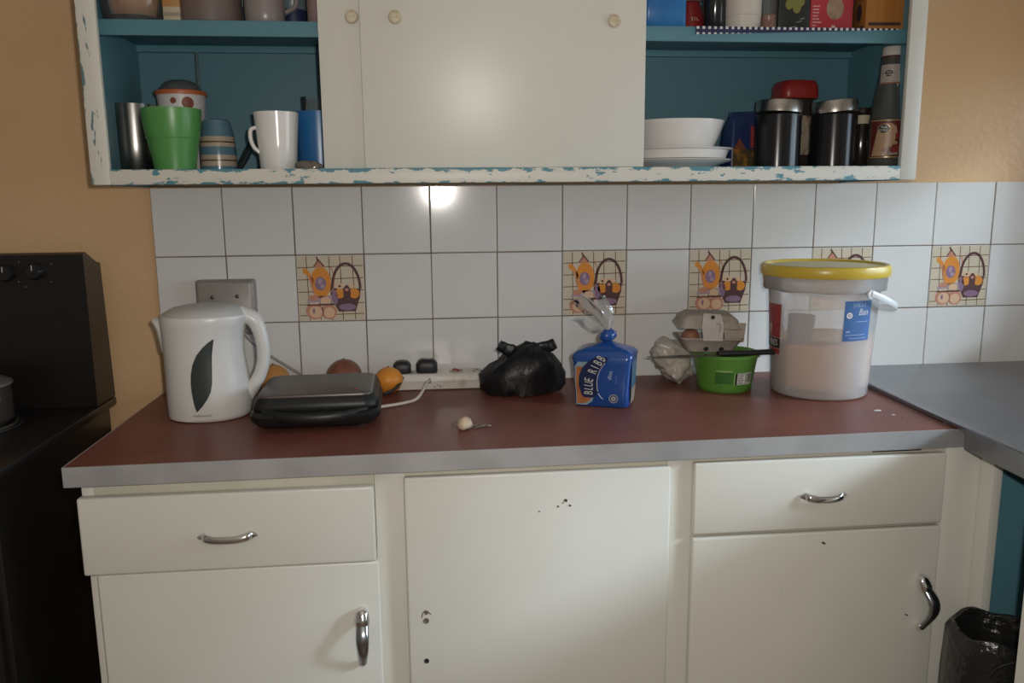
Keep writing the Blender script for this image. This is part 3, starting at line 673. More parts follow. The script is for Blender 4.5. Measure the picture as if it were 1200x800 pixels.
bm = rect(-.045, .040, .0095, .0106, tf(.0006), 16, 1); rect(.0, .020, .0145, .0165, tf(.0006), 4, 1, bm); rect(.025, .038, .0148, .0158, tf(.0006), 4, 1, bm); rect(-.040, -.028, .0135, .0165, tf(.0006), 3, 1, bm)
obj('base_print', bm, M_gd, tb, 0)
# knife across the tub rim
kz = CT+TH+.0015; kp0 = P(760.5, 412.5, -.218); kp1 = P(845, 413.5, -.218); kp2 = P(916.5, 415.5, -.218)
kn = thing('kitchen_knife', 'kitchen knife with a black handle resting across the green tub', 'knife', (kp1.x, -.205, kz))
Lb = kp1.x-kp0.x; Lh = kp2.x-kp1.x
bm = prism([(-Lb, .004), (-Lb*.94, -.006), (-Lb*.5, -.0105), (0, -.010), (0, .010), (-Lb*.9, .008)], 0, .0014, axis='z'); obj('blade', bm, mat('blade_steel', (.16, .14, .12), .3, metal=.9), kn, 0)
bm = tube([(-.002, 0, .004), (.02, 0, .0045), (Lh*.5, 0, .004), (Lh*.9, 0, .0045), (Lh, 0, .004)], [.009, .0105, .009, .0105, .008], 14, ry=[.0052, .0060, .0058, .0062, .005], up=(0, 1, 0), smooth=6)
obj('handle', bm, M_blackmat, kn, 60)
for dx in (.02, Lh*.5, Lh-.012): obj('rivet', lathe([(.0022, 0), (.0022, .0006), (0, .0008)], 10), M_chrome, kn, 40, loc=(dx, 0, .0098))
# torn egg box on the tub
EC = (P(829, 400, -.135).x, -.135, CT+TH+.001)
M_pulp = mat('grey_pulp', (.40, .34, .29), .9, col2=(.34, .285, .24), nscale=20, bump=(160, .5, .002))
eb = thing('egg_box', 'torn grey cardboard egg box resting on the green tub', 'egg box', EC, rot=(0, .03, -.08))
bm = bmesh.new()
loft(bm, [rr(0, 0, hx_, hy_, .012, z, 4) for hx_, hy_, z in ((.050, .028, 0), (.056, .032, .010), (.066, .040, .027), (.071, .044, .030), (.0715, .0445, .0325), (.066, .040, .0325), (.058, .034, .014), (.048, .026, .005))])
obj('tray', rough_up(bm, .0012, 60, 2), M_pulp, eb, 40)
for i in range(3):
    for s_ in (-1, 1):
        bm = lathe([(0, -.002), (.012, 0), (.017, .008), (.019, .018)], 16, open_ends=True); obj('egg_cup', bm, M_pulp, eb, 50, loc=((i-1)*.040, s_*.016, .004))
bm = bmesh.new()
loft(bm, [rr(0, .0, hx_, hy_, .012, z, 4) for hx_, hy_, z in ((.068, .042, 0), (.0705, .0445, .0015), (.067, .041, .004), (.062, .036, .018), (.050, .030, .027), (.046, .026, .026), (.058, .032, .016), (.064, .039, .002))], cap=False)
loft(bm, [rr(0, 0, .050, .030, .012, .027, 4), rr(0, 0, .047, .027, .012, .0285, 4)])
ld = obj('lid', rough_up(bm, .0014, 55, 6), M_pulp, eb, 40, loc=(-.003, .006, .056), rot=(.10, 0, 0))
bm = prism([(-.022, -.030), (.020, -.030), (.022, .004), (.014, .028), (-.024, .030), (-.026, 0)], -.0012, .0012); o = obj('front_flap', bm, mat('pulp_pale', (.50, .45, .40), .85, col2=(.44, .39, .34), nscale=18), eb, 0, loc=(.000, -.043, .058), rot=(-.06, 0, 0)); o['label'] = 'paler torn flap of the egg box'
bm = tube([(.004, 0, .008), (.012, 0, .008), (.014, 0, 0), (.012, 0, -.010)], .0022, 8, ry=.0008, up=(0, 1, 0)); obj('flap_slot', bm, MATS['grey_pulp'], eb, 60, loc=(0, -.0452, .058))
bm = prism([(-.020, -.022), (.024, -.022), (.030, .020), (-.022, .022)], -.001, .001); obj('side_wall', bm, M_pulp, eb, 0, loc=(.046, -.034, .046), rot=(-.12, 0, .15))
for dx in (-.012, .022): obj('notch', lathe([(.0055, 0), (.0055, .0006)], 14), M_hole, eb, 0, loc=(dx, -.0345, .008), rot=(PI/2+.35, 0, 0))
obj('notch', lathe([(.0045, 0), (.0045, .0006)], 14), M_hole, eb, 0, loc=(-.004, -.0452, .080), rot=(PI/2, 0, 0))
o = obj('egg_shell', lathe([(0, 0), (.012, .003), (.019, .012), (.0195, .020), (.015, .030), (.008, .034), (0, .035)], 20), mat('shell_brown', (.30, .13, .07), .6), eb, 60, loc=(-.042, -.012, .014)); o['label'] = 'brown egg in the torn box'
# crumpled clear bag of flour leaning on the tub
q = G(789, 447)
pb = thing('clear_bag', 'crumpled clear plastic bag of white contents leaning on the green tub', 'bag', (P(784, 430, -.075).x, -.082, CT))
bm = bmesh.new(); bmesh.ops.create_icosphere(bm, subdivisions=4, radius=1)
for v in bm.verts:
    x, y, z = v.co; v.co = (x*.044*(1+.25*z)-.014*z+.006, y*.036, max(0, .052+z*.054))
rough_up(bm, .012, 30, 8, 0); rough_up(bm, .004, 90, 2, 0)
obj('film', bm, clear('bag_film', (.86, .81, .73), .55, .32, translucent=.2), pb, 60)
bm = bmesh.new(); bmesh.ops.create_icosphere(bm, subdivisions=3, radius=1)
for v in bm.verts:
    x, y, z = v.co; v.co = (x*.034-.010*z+.008, y*.026, max(.004, .043+z*.040))
obj('contents', rough_up(bm, .008, 40, 3, .003), mat('bag_contents', (.62, .56, .46), .8, col2=(.5, .44, .35), nscale=40), pb, 60)
# ------------------------------------------------------------------ bucket
BC = (P(959, 440, -.205).x, -.205, CT)
bk = thing('plastic_bucket', 'large milky plastic bucket of brown sugar with a yellow lid', 'bucket', BC)
M_milk = clear('milky_plastic', (.97, .95, .94), .46, .24, translucent=.20, white=1)
HB = .244; UP = .047; br_ = lambda z: .1005+.0135*z/.235
wall = [(br_(HB*i/10), HB*i/10) for i in range(11)]
bm = lathe([(0, .0035), (.088, .0035), (.094, 0), (.099, .0015), (br_(.006), .006)]+wall[1:-1]+[(br_(.240), .240)], 64, open_ends=True)
obj('bucket_wall', bm, M_milk, bk, 60)
bm = lathe([(r, z+UP) for r, z in [(br_(.2)+.0005, .182), (.124, .182), (.1255, .184), (.1255, .198), (.1265, .200), (.1265, .206), (.1275, .208), (.1275, .213), (.122, .2135), (.117, .2135), (.1155, .182)]], 64, open_ends=True)
for v in bm.verts:
    a_ = math.atan2(v.co.y, v.co.x)
    if v.co.z < .19+UP and Vector((v.co.x, v.co.y)).length > .12: v.co.z -= .0025*(.5+.5*math.sin(9*a_))
obj('collar', bm, clear('milky_collar', (.90, .88, .86), .42, .2, translucent=.2), bk, 50)
M_yel = mat('yellow_lid', (.62, .44, .05), .30, spec=.5, sss=.15, col2=(.56, .40, .06), nscale=9)
ld = obj('lid', lathe([(r, z+UP) for r, z in [(.1225, .2145), (.130, .2105), (.1315, .213), (.1315, .229), (.1295, .233), (.1255, .2345), (.122, .2335), (.119, .2290), (0, .2285)]], 64), M_yel, bk, 40)
obj('lid_centre', lathe([(0, .2287+UP), (.112, .2287+UP), (.112, .2296+UP), (0, .2300+UP)], 64), mat('lid_pale', (.60, .50, .26), .4, col2=(.55, .46, .25), nscale=14), ld, 40)
def kf2(off):
    def f(x, z):
        r = br_(z)+off; a_ = -PI/2+x/r; return (r*math.cos(a_), r*math.sin(a_), z)
    return f
def bpx(u, v):                      # pixel -> (arc length from the front, height) on the bucket's side
    best = None
    o_ = CAM-Vector(BC); d = _ray(u, v)
    r = .107
    for _ in range(4):
        a_ = d.x**2+d.y**2; b_ = 2*(o_.x*d.x+o_.y*d.y); c_ = o_.x**2+o_.y**2-r*r; disc_ = max(0, b_*b_-4*a_*c_)
        t = (-b_-math.sqrt(disc_))/(2*a_); p = o_+d*t; r = br_(p.z)+.0006
    return (math.atan2(p.y, p.x)+PI/2)*r, p.z
sz0 = bpx(958, 459)[1]; sz1 = bpx(958, 404)[1]
bm = lathe([(.0, sz0), (.094, sz0), (br_(sz0+.004)-.0022, sz0+.004), (br_(sz1-.006)-.0022, sz1-.006), (br_(sz1)-.004, sz1), (.07, sz1+.003), (.03, sz1), (0, sz1+.002)], 56)
for v in bm.verts:
    if v.co.z > sz1-.02: v.co.z += .006*v.co.x/.1
o = obj('sugar', bm, mat('brown_sugar', (.62, .36, .20), .9, col2=(.55, .31, .17), nscale=60, bump=(300, .4, .002)), bk, 60); o['label'] = 'light brown sugar filling the lower third'
bm = lathe([(.025, sz1-.006), (.0275, sz1+.055), (.026, sz1+.055), (.023, sz1-.004)], 28, open_ends=True)
obj('scoop_cup', bm, mat('cup_lilac', (.26, .23, .28), .5), bk, 50, loc=(-.070, -.034, 0), rot=(0, .05, 0))
M_red = mat('label_red', (.34, .045, .045), .4, col2=(.28, .05, .04), nscale=30)
xa, z1 = bpx(916, 357); xb, z2 = bpx(917, 414); x0 = xa-.060
o = obj('red_label', rect(x0, xa, z2-.004, z1, kf2(.0008), 10, 6), M_red, bk, 40); o['label'] = 'torn red and black label'
zb1 = bpx(916, 397)[1]; zb0 = bpx(916, 409)[1]
obj('label_band', rect(x0, xa, zb0, zb1, kf2(.0012), 10, 2), mat('label_black', (.018, .015, .016), .4), bk, 40)
bm = rect(x0, xa, zb0-.0008, zb0+.0002, kf2(.0015), 10, 1); rect(x0, xa, zb1-.0002, zb1+.0008, kf2(.0015), 10, 1, bm); obj('band_edge', bm, mat('label_gold', (.5, .36, .26), .4), bk, 0)
obj('label_text', text_bm('RIES', .019, kf2(.0016), 'RIGHT', ox=xa-.007, oz=(zb0+zb1)/2, squeeze=.95), mat('label_white', (.7, .68, .65), .4), bk, 0)
obj('label_figure', patch([(zb1+.010, xa-.044, xa-.036), (zb1+.022, xa-.046, xa-.032), (zb1+.030, xa-.042, xa-.034)], kf2(.0013), 4), MATS['label_gold'], bk, 0)
xa, z1 = bpx(991, 353); xb, z0_ = bpx(1018, 396); z0_ = bpx(990, 400)[1]
M_lb = mat('label_blue', (.055, .13, .32), .4, col2=(.06, .15, .35), nscale=20)
xb = xa+.066
o = obj('blue_label', rect(xa, xb, z0_, z1, kf2(.0008), 12, 6), M_lb, bk, 40); o['label'] = 'blue printed label'
M_lw = MATS['label_white']
obj('label_text', text_bm('SPRAY', .012, kf2(.0014), 'LEFT', ox=xa+.016, oz=z1-.010), mat('label_pale', (.30, .38, .55), .4), bk, 0)
obj('label_text', text_bm('Ban', .019, kf2(.0014), 'LEFT', ox=xa+.031, oz=z1-.024, shear=.2, squeeze=.9), M_lw, bk, 0)
bm = bmesh.new(); ringpatch(xa+.011, z1-.030, .0032, .0064, kf2(.0014), bm); ringpatch(xa+.011, z1-.030, .0001, .0018, kf2(.0014), bm); obj('label_emblem', bm, M_lw, bk, 0)
bm = rect(xa+.028, xa+.058, z1-.044, z1-.0425, kf2(.0014), 5, 1); rect(xa+.005, xa+.052, z0_+.012, z0_+.0135, kf2(.0014), 6, 1, bm); rect(xa+.014, xa+.058, z0_+.005, z0_+.0065, kf2(.0014), 6, 1, bm); rect(xa+.006, xa+.015, z0_+.018, z0_+.0215, kf2(.0014), 2, 1, bm)
obj('label_lines', bm, MATS['label_pale'], bk, 0)
pts = []
for i in range(13):
    a_ = math.radians(-72+180*i/12); s_ = math.sin(PI*i/12); r_ = .1305+.022*s_; pts.append((r_*math.cos(a_), r_*math.sin(a_), .228-.050*s_))
M_hd = clear('handle_plastic', (.84, .84, .83), .9, .3, translucent=.15)
obj('bail_handle', tube(pts, .0068, 10, ry=.0022, up=(0, 0, 1), smooth=4), M_hd, bk, 60)
for a_ in (-72, 108):
    a_ = math.radians(a_); obj('handle_lug', lathe([(0, 0), (.009, 0), (.009, .004), (0, .005)], 16), M_hd, bk, 40, loc=(.126*math.cos(a_), .126*math.sin(a_), .226), rot=(PI/2, 0, a_+PI/2))
# ------------------------------------------------------------------ things in the wall cupboard, lower level
FL = CB+.0241; SH = CB+SHZ+.0002
def X_at(u, v, y): return P(u, v, y).x
def cup(prof_o, t=.0025):           # closed vessel profile from an outer one: base, outside up, over the rim, inside down
    inn = [(max(r-t, .001), z) for r, z in reversed(prof_o)]
    inn[-1] = (inn[-1][0], inn[-1][1]+t*1.5)
    return [(0, prof_o[0][1])]+prof_o+inn+[(0, inn[-1][1])]
def vessel(name, label, cat, u, v, y, z, prof, m, part='body', seg=40, t=.0025):
    th = thing(name, label, cat, (X_at(u, v, y), y, z)); obj(part, lathe(cup(prof, t), seg), m, th, 45); return th
k_ = S((.2, -.2, FL))
M_brush = mat('brushed_steel', (.23, .22, .21), .26, metal=1, stretch=(1, 1, .02), bump=(200, .15, .001))
vessel('steel_tumbler', 'dark brushed steel tumbler in the cupboard corner', 'tumbler', 158, 160, -.125, FL, [(.042, 0), (.0435, .002), (.0455, .06), (.0465, .133), (.0465, .135)], M_brush, t=.0015)
M_gp = mat('green_plastic', (.09, .29, .075), .34, sss=.05)
gc = vessel('green_cup', 'bright green plastic cup standing before a lidded white cup', 'cup', 203, 160, -.215, FL, [(.035, 0), (.038, .002), (.0405, .025), (.0475, .062), (.0485, .066), (.0525, .090), (.0545, .115), (.0545, .118)], M_gp)
obj('rim_band', lathe([(.0478, .063), (.0490, .0645), (.0492, .066), (.0486, .0675)], 40, open_ends=True), M_gp, gc, 45)
# white cup with orange rim, domed lid and straw
c = thing('lidded_cup', 'white takeaway cup with orange rim, clear dome lid and straw', 'cup', (X_at(212, 110, -.085), -.085, FL))
obj('cup_body', lathe([(0, 0), (.033, 0), (.035, .004), (.0475, .158), (.0475, .160), (0, .159)], 40), mat('cup_white', (.66, .63, .62), .4), c, 45)
obj('rim', lathe([(.0475, .158), (.0505, .157), (.0515, .160), (.0505, .1655), (.046, .167), (.044, .160)], 40, open_ends=True), mat('rim_orange', (.50, .13, .04), .4), c, 45)
obj('dome_lid', lathe([(.0445, .166), (.040, .172), (.033, .182), (.020, .188), (0, .190)], 36, open_ends=True), clear('lid_clear', (.45, .50, .50), .25, .1), c, 60)
obj('straw', tube([(.030, .01, .05), (.033, .012, .16), (.034, .012, .245)], .003, 8, smooth=4), clear('straw_clear', (.62, .70, .72), .12, .2), c, 60)
def cyl_f(r, off, a0):
    def f(x, z):
        rr_ = r(z)+off; a_ = a0+x/rr_; return (rr_*math.cos(a_), rr_*math.sin(a_), z)
    return f
rc = lambda z: .035+.0125*z/.158
M_cof = mat('print_coffee', (.22, .06, .03), .5)
fdir = math.atan2(CAM.y+.085, CAM.x-c.location.x)
bm = bmesh.new(); ringpatch(.012, .140, .0001, .012, cyl_f(rc, .0006, fdir), bm); ringpatch(-.016, .144, .0001, .006, cyl_f(rc, .0006, fdir), bm); obj('bean_print', bm, M_cof, c, 0)
# striped mug upside down
c = thing('striped_mug', 'blue and cream striped mug standing upside down', 'mug', (X_at(255, 165, -.135), -.135, FL))
rs = lambda z: .0355 if z < .03 else .0355-.010*((z-.03)/.075)**2.2
def band(z0_, z1_, m, nm='glaze_band'):
    n = 6; return obj(nm, lathe([(rs(z0_)-.003, z0_)]+[(rs(z0_+(z1_-z0_)*i/n), z0_+(z1_-z0_)*i/n) for i in range(n+1)]+[(rs(z1_)-.003, z1_)], 40, open_ends=True), m, c, 45)
M_mb = mat('glaze_blue', (.10, .20, .27), .2); M_mc = mat('glaze_cream', (.45, .36, .27), .25); M_md = mat('glaze_line', (.06, .025, .015), .3)
for a, b, m in ((0, .014, M_mb), (.014, .024, M_mc), (.024, .0265, M_md), (.0265, .036, M_mc), (.036, .052, M_mb), (.052, .060, M_mc), (.060, .0625, M_md), (.0625, .072, M_mc), (.072, .104, M_mb)): band(a, b, m)
obj('mug_base', lathe([(rs(.104), .104), (.022, .106), (0, .106)], 40, open_ends=True), M_mb, c, 45)
obj('handle', tube([(-.022, .024, .075), (-.034, .038, .066), (-.036, .040, .038), (-.024, .026, .024)], .0055, 10), M_mb, c, 60)
# dark glass saucer leaning
c = thing('glass_saucer', 'dark glass saucer leaning on edge beside the white mug', 'saucer', (X_at(299, 180, -.09), -.09, FL))
bm = lathe([(0, .004), (.020, .004), (.030, .007), (.040, .013), (.0405, .0145), (.030, .0095), (.020, .0065), (0, .0065)], 36)
o = obj('dish', bm, clear('smoked_glass', (.10, .13, .14), .55, .08), c, 50, loc=(-.012, 0, .036), rot=(0, math.radians(-62), .35))
zmin = min((o.matrix_basis @ v.co).z for v in o.data.vertices); o.location.z -= zmin
# white mug
c = thing('white_mug', 'plain white china mug with its handle to the left', 'mug', (X_at(325, 160, -.215), -.215, FL))
obj('body', lathe(cup([(.033, 0), (.0345, .002), (.0375, .05), (.0425, .109), (.0428, .1115)], .003), 44), M_china, c, 45)
obj('handle', tube([(-.034, -.010, .084), (-.046, -.015, .079), (-.0475, -.016, .062), (-.042, -.015, .046), (-.032, -.012, .036)], [.006, .0055, .005, .005, .006], 10, ry=.004, up=(0, 1, 0)), M_china, c, 60)
# blue tumbler, clear glass behind it, packet
vessel('blue_tumbler', 'blue plastic tumbler half behind the sliding door', 'tumbler', 374, 160, -.138, FL, [(.040, 0), (.043, .002), (.0465, .06), (.0475, .118), (.0475, .120)], mat('blue_plastic', (.025, .15, .38), .3, col2=(.03, .13, .33), nscale=8))
M_glass = clear('clear_glass', (.86, .90, .90), .05, .04)
vessel('drinking_glass', 'clear drinking glass behind the blue tumbler', 'glass', 371, 130, -.044, FL, [(.026, 0), (.028, .003), (.030, .08), (.032, .160)], M_glass, t=.002)
bm = bmesh.new(); bmesh.ops.create_icosphere(bm, subdivisions=3, radius=1)
for v in bm.verts: v.co = (v.co.x*.026, v.co.y*.008, max(0, .010+v.co.z*.010))
tag(obj('film_scrap', rough_up(bm, .004, 70, 4, 0), clear('film_brown', (.35, .29, .24), .4, .12), None, 60, loc=(X_at(362, 190, -.25), -.2495, FL)), 'crumpled scrap of clear film before the blue tumbler', 'packaging')
# plates and bowl
PX = X_at(790, 160, -.145); PYc = -.145
def dish(name, label, cat, z, prof, grp=None):
    o = obj(name, lathe(prof, 64), M_china, None, 40, loc=(PX, PYc, FL+z)); return tag(o, label, cat, grp)
dish('plate', 'white plate at the bottom of the stack, under another plate', 'plate', 0, [(0, 0), (.075, 0), (.080, .002), (.100, .013), (.1215, .0195), (.1225, .0205), (.1215, .0215), (.099, .0155), (.079, .0055), (0, .0045)])
dish('plate', 'white rimmed plate directly under the white bowl', 'plate', .0217, [(0, 0), (.100, 0), (.108, .002), (.113, .018), (.1225, .0205), (.1230, .0215), (.1215, .0225), (.111, .0205), (.104, .0050), (0, .0045)])
dish('bowl', 'white china bowl on top of the plate stack', 'bowl', .0443, [(0, 0), (.076, 0), (.082, .002), (.092, .024), (.1025, .054), (.1030, .056), (.1005, .056), (.090, .025), (.080, .0045), (0, .004)])
# blue food packet
c = thing('food_packet', 'crumpled blue and orange food packet between plates and canister', 'packet', (X_at(868, 160, -.085), -.085, FL), rz=.2)
bm = bmesh.new(); loft(bm, [rr(dx, 0, hx_, hy_, .008, z, 4) for hx_, hy_, z, dx in ((.038, .020, 0, 0), (.041, .026, .004, 0), (.041, .027, .05, .001), (.039, .024, .09, .003), (.036, .012, .115, .004), (.034, .004, .128, .004))])
obj('pouch', rough_up(bm, .004, 40, 7, 0), mat('packet_navy', (.022, .035, .11), .3, col2=(.03, .06, .16), nscale=18), c, 55)
bm = rect(-.036, .030, .006, .046, lambda x, z: (x, -.0290-.001*math.cos(x*60), z), 6, 4); obj('picture_panel', bm, mat('packet_orange', (.36, .16, .03), .35, col2=(.08, .06, .03), nscale=45, nmix=(.4, .55)), c, 50)
bm = rect(.006, .016, .050, .096, lambda x, z: (x, -.0300+.05*max(0, z-.06), z), 2, 5); obj('red_stripe', bm, mat('packet_red', (.30, .05, .04), .35), c, 50)
obj('red_flap', prism([(-.036, .046), (-.004, .046), (-.022, .070)], -.0305, -.0285), mat('packet_rust', (.20, .06, .04), .4), c, 0)
# canisters
def canister(label, u, y, lidtilt):
    c = thing('canister', label, 'canister', (X_at(u, 160, y), y, FL)); r = .0462
    obj('body', lathe([(0, 0), (r-.002, 0), (r, .002), (r, .110), (r-.002, .112), (0, .112)], 48), mat('canister_black', (.011, .011, .013), .20, spec=.42), c, 40)
    l = obj('lid', lathe([(0, 0), (r-.0015, 0), (r+.0005, .001), (r+.0005, .022), (r-.001, .0245), (0, .0245)], 48), mat('lid_steel', (.46, .43, .40), .28, metal=1, stretch=(1, 1, .05), bump=(90, .1, .001)), c, 40, loc=(0, 0, .1135+r*math.sin(abs(lidtilt))*.5), rot=(0, lidtilt, 0)); l['label'] = 'brushed steel lid'
    return c
canister('black canister with steel lid beside the blue packet', 911.5, -.19, .05)
canister('black canister with steel lid next to the sauce bottle', 976.5, -.19, -.09)
# coffee jar
c = thing('coffee_jar', 'glass coffee jar with a red lid behind two black canisters', 'jar', (X_at(931, 120, -.065), -.065, FL), rz=.1)
bm = bmesh.new(); loft(bm, [rr(0, 0, a_, b_, r_, z, 5) for a_, b_, r_, z in ((.040, .032, .014, 0), (.042, .034, .015, .004), (.042, .034, .015, .125), (.038, .031, .02, .140), (.037, .030, .022, .156))])
obj('glass_body', bm, mat('coffee_glass', (.035, .025, .02), .12, spec=.6), c, 45)
bm = bmesh.new(); loft(bm, [rr(0, 0, a_, a_*.82, .018, z, 6) for a_, z in ((.043, .157), (.0445, .160), (.043, .186), (.038, .195), (.030, .197))])
o = obj('lid', bm, mat('lid_red', (.30, .022, .018), .35), c, 45); o['label'] = 'red plastic lid'
bm = rect(-.030, .036, .035, .120, lambda x, z: (x, -.0348, z), 6, 4); obj('paper_label', bm, mat('coffee_label', (.36, .30, .22), .5, col2=(.12, .05, .03), nscale=26, nmix=(.48, .56)), c, 0)
# small dark jar behind
c = thing('dark_jar', 'small dark jar with a cream label between canister and sauce bottle', 'jar', (X_at(1009, 160, -.12), -.12, FL))
obj('glass_body', lathe([(0, 0), (.030, 0), (.032, .003), (.032, .110), (.028, .118), (.026, .120), (.026, .132), (0, .132)], 36), mat('jar_dark', (.02, .014, .012), .15), c, 45)
obj('label_band', lathe([(.0322, .098), (.0322, .116)], 36, open_ends=True), mat('jar_cream', (.45, .38, .26), .5), c, 45)
# sauce bottle
SY = -.195; BS = .935; sx_ = X_at(1039.5, 160, SY)
c = thing('sauce_bottle', 'tall glass tomato sauce bottle with white cap and dark red label', 'bottle', (sx_, SY, FL)); c.scale = (1, 1, BS)
k_ = S((sx_, SY, FL+.1))
rb = [(0, 0), (.034, 0), (.0375, .003), (.0385, .010), (.0385, .085), (.0375, .110), (.0335, .140), (.0285, .170), (.0245, .200), (.0225, .222), (.0215, .240), (.0, .240)]
obj('glass_body', lathe(rb, 44), clear('bottle_glass', (.30, .31, .29), .22, .06), c, 50)
obj('sauce', lathe([(0, .004), (.034, .004), (.0365, .011), (.0365, .084), (.0355, .100), (0, .101)], 40), mat('tomato_sauce', (.085, .012, .010), .3), c, 50)
obj('cap', lathe([(0, .234), (.0205, .234), (.0210, .236), (.0205, .262), (.0185, .2655), (0, .266)], 36), mat('cap_white', (.60, .57, .52), .4), c, 45)
obj('cap_seal', lathe([(.0222, .228), (.0212, .2345), (.0214, .243), (.0208, .246)], 36, open_ends=True), mat('seal_brown', (.10, .04, .03), .4), c, 45)
def br2(z):
    for p0, p1 in zip(rb[1:], rb[2:]):
        if p0[1] <= z <= p1[1] and p1[1] > p0[1]: return p0[0]+(p1[0]-p0[0])*(z-p0[1])/(p1[1]-p0[1])
    return .02
fa = math.atan2(CAM.y-SY, CAM.x-sx_)+.12
sf2 = lambda off: cyl_f(br2, off, fa)
M_mar = mat('label_maroon', (.11, .022, .022), .35); M_gold = mat('label_old_gold', (.50, .34, .16), .32, metal=.3); M_tan = mat('label_tan', (.40, .25, .15), .4)
zl0, zl1 = .024, .106
obj('label_gold_edge', rect(-.042, .034, zl0, zl1, sf2(.0006), 14, 5), M_gold, c, 50)
obj('label', rect(-.041, .0325, zl0+.0022, zl1-.002, sf2(.0010), 14, 5), M_mar, c, 50)
obj('label_scene', patch([(zl0+.004, -.036, -.004), (zl0+.03, -.030, .008), (zl0+.052, -.026, .016), (zl0+.068, -.022, .012), (zl0+.074, -.014, .004)], sf2(.0014), 10), M_tan, c, 50)
def oval(cx_, cz_, a_, b_, f, m, nm, par, n=26):
    bm = bmesh.new(); v0 = bm.verts.new(f(cx_, cz_)); vs = [bm.verts.new(f(cx_+a_*math.cos(2*PI*i/n), cz_+b_*math.sin(2*PI*i/n))) for i in range(n)]
    for i in range(n): bm.faces.new((v0, vs[i], vs[(i+1) % n]))
    return obj(nm, bm, m, par, 0)
M_blk = mat('oval_black', (.012, .010, .010), .35)
for cz_, s_, off in ((.087, 1, .0018), (.207, .75, .0024)):
    oval(-.012 if s_ == 1 else -.008, cz_, .0125*s_, .0105*s_, sf2(off-.0002), M_gold if s_ == 1 else M_bw, 'oval_rim', c); oval(-.012 if s_ == 1 else -.008, cz_, .0115*s_, .0095*s_, sf2(off+.0003), M_blk, 'oval_emblem', c)
    for tx, dz in (('ALL', .0036), ('GOLD', -.0036)): obj('oval_name', text_bm(tx, .0078*s_, sf2(off+.0008), ox=-.012 if s_ == 1 else -.008, oz=cz_+dz*s_), M_bw, c, 0)
for tx_, tz_, tr_ in ((.018, .072, .007), (.020, .050, .007), (.012, .040, .0075)): oval(tx_, tz_, tr_, tr_, sf2(.0019), mat('tomato_print', (.22, .03, .025), .35), 'tomato', c)
oval(.011, .056, .006, .004, sf2(.0022), M_gold, 'gold_ribbon', c)
obj('script', text_bm('Sauce', .010, sf2(.0024), ox=.008, oz=.033, shear=.35, squeeze=.8), M_bw, c, 0)
obj('neck_label', rect(-.026, .020, .186, .226, lambda x, z: cyl_f(br2, .0010, fa)(x, z), 12, 4), mat('neck_paper', (.38, .33, .30), .4), c, 50)
bm = rect(-.022, .004, .206, .2078, sf2(.0016), 6, 1); obj('neck_line', bm, M_mar, c, 0)
obj('neck_band', rect(-.027, .021, .184, .1875, sf2(.0014), 12, 1), mat('neck_rust', (.24, .09, .06), .4), c, 50)
obj('neck_heart', text_bm('3', .009, sf2(.0014), ox=.010, oz=.181), M_bw, c, 0)
# ------------------------------------------------------------------ upper shelf, left end
c = thing('glass_bowl', 'clear footed glass bowl of orange snacks on the upper shelf', 'bowl', (X_at(157, 10, -.165), -.165, SH))
obj('bowl', lathe([(0, 0), (.050, 0), (.052, .003), (.050, .006), (.057, .016), (.064, .045), (.068, .090), (.066, .090), (.060, .042), (.052, .015), (0, .012)], 44), clear('bowl_glass', (.88, .86, .82), .10, .06), c, 50)
bm = bmesh.new(); lathe([(0, .016), (.044, .018), (.055, .032), (.060, .075), (.03, .085), (0, .088)], 36, bm)
obj('snacks', rough_up(bm, .005, 60, 1), mat('orange_snack', (.45, .14, .02), .4, col2=(.55, .26, .06), nscale=30, nmix=(.45, .55)), c, 60)
c = thing('spice_box', 'narrow cream and orange carton beside the glass bowl', 'box', (X_at(204, 8, -.19), -.19, SH))
obj('carton', B(-.0155, .0155, -.02, .02, 0, .12, bev=.001), mat('carton_cream', (.48, .40, .28), .5), c, 30)
obj('orange_top', B(-.0159, .0159, -.0204, .0204, .030, .12, bev=.001), mat('carton_orange', (.42, .20, .06), .5), c, 30)
obj('grey_band', B(-.0158, .0158, -.0203, .0203, .013, .020, bev=.0005), mat('carton_grey', (.30, .26, .20), .5), c, 30)
c = thing('brown_canister', 'large matt brown canister on the upper shelf', 'canister', (X_at(246.5, 8, -.165), -.165, SH))
obj('body', lathe([(0, 0), (.055, 0), (.0585, .003), (.0595, .010), (.0595, .150), (.058, .153), (0, .153)], 44), mat('canister_taupe', (.17, .12, .10), .5, col2=(.15, .11, .10), nscale=6), c, 45)
obj('lid', lathe([(0, .153), (.0605, .153), (.0605, .170), (.058, .173), (.02, .174), (.012, .186), (0, .187)], 44), mat('canister_taupe_lid', (.13, .09, .075), .5), c, 45)
def navy(label, u, y, r, h):
    c = thing('beaker', label, 'beaker', (X_at(u, 8, y), y, SH))
    obj('body', lathe(cup([(r-.003, 0), (r-.001, .002), (r, .10), (r, .102)]), 36), mat('beaker_teal', (.13, .18, .20), .35), c, 45)
    obj('base_band', lathe([(r-.003, -.0001), (r+.0002, .001), (r+.0008, h), (r-.002, h+.0002)], 36, open_ends=True), mat('beaker_navy', (.02, .028, .075), .35), c, 45)
navy('teal beaker with navy base between brown canister and pale mug', 285, -.085, .030, .052)
navy('teal beaker with navy base between two pale mugs', 343, -.13, .028, .041)
def pale(label, u, y, r, m):
    c = thing('mug', label, 'mug', (X_at(u, 8, y), y, SH)); obj('body', lathe(cup([(r-.004, 0), (r-.001, .003), (r, .02), (r, .098), (r, .100)], .003), 40), m, c, 45)
    obj('handle', tube([(r-.003, .01, .075), (r+.016, .02, .070), (r+.018, .022, .045), (r-.002, .01, .028)], .005, 10), m, c, 60)
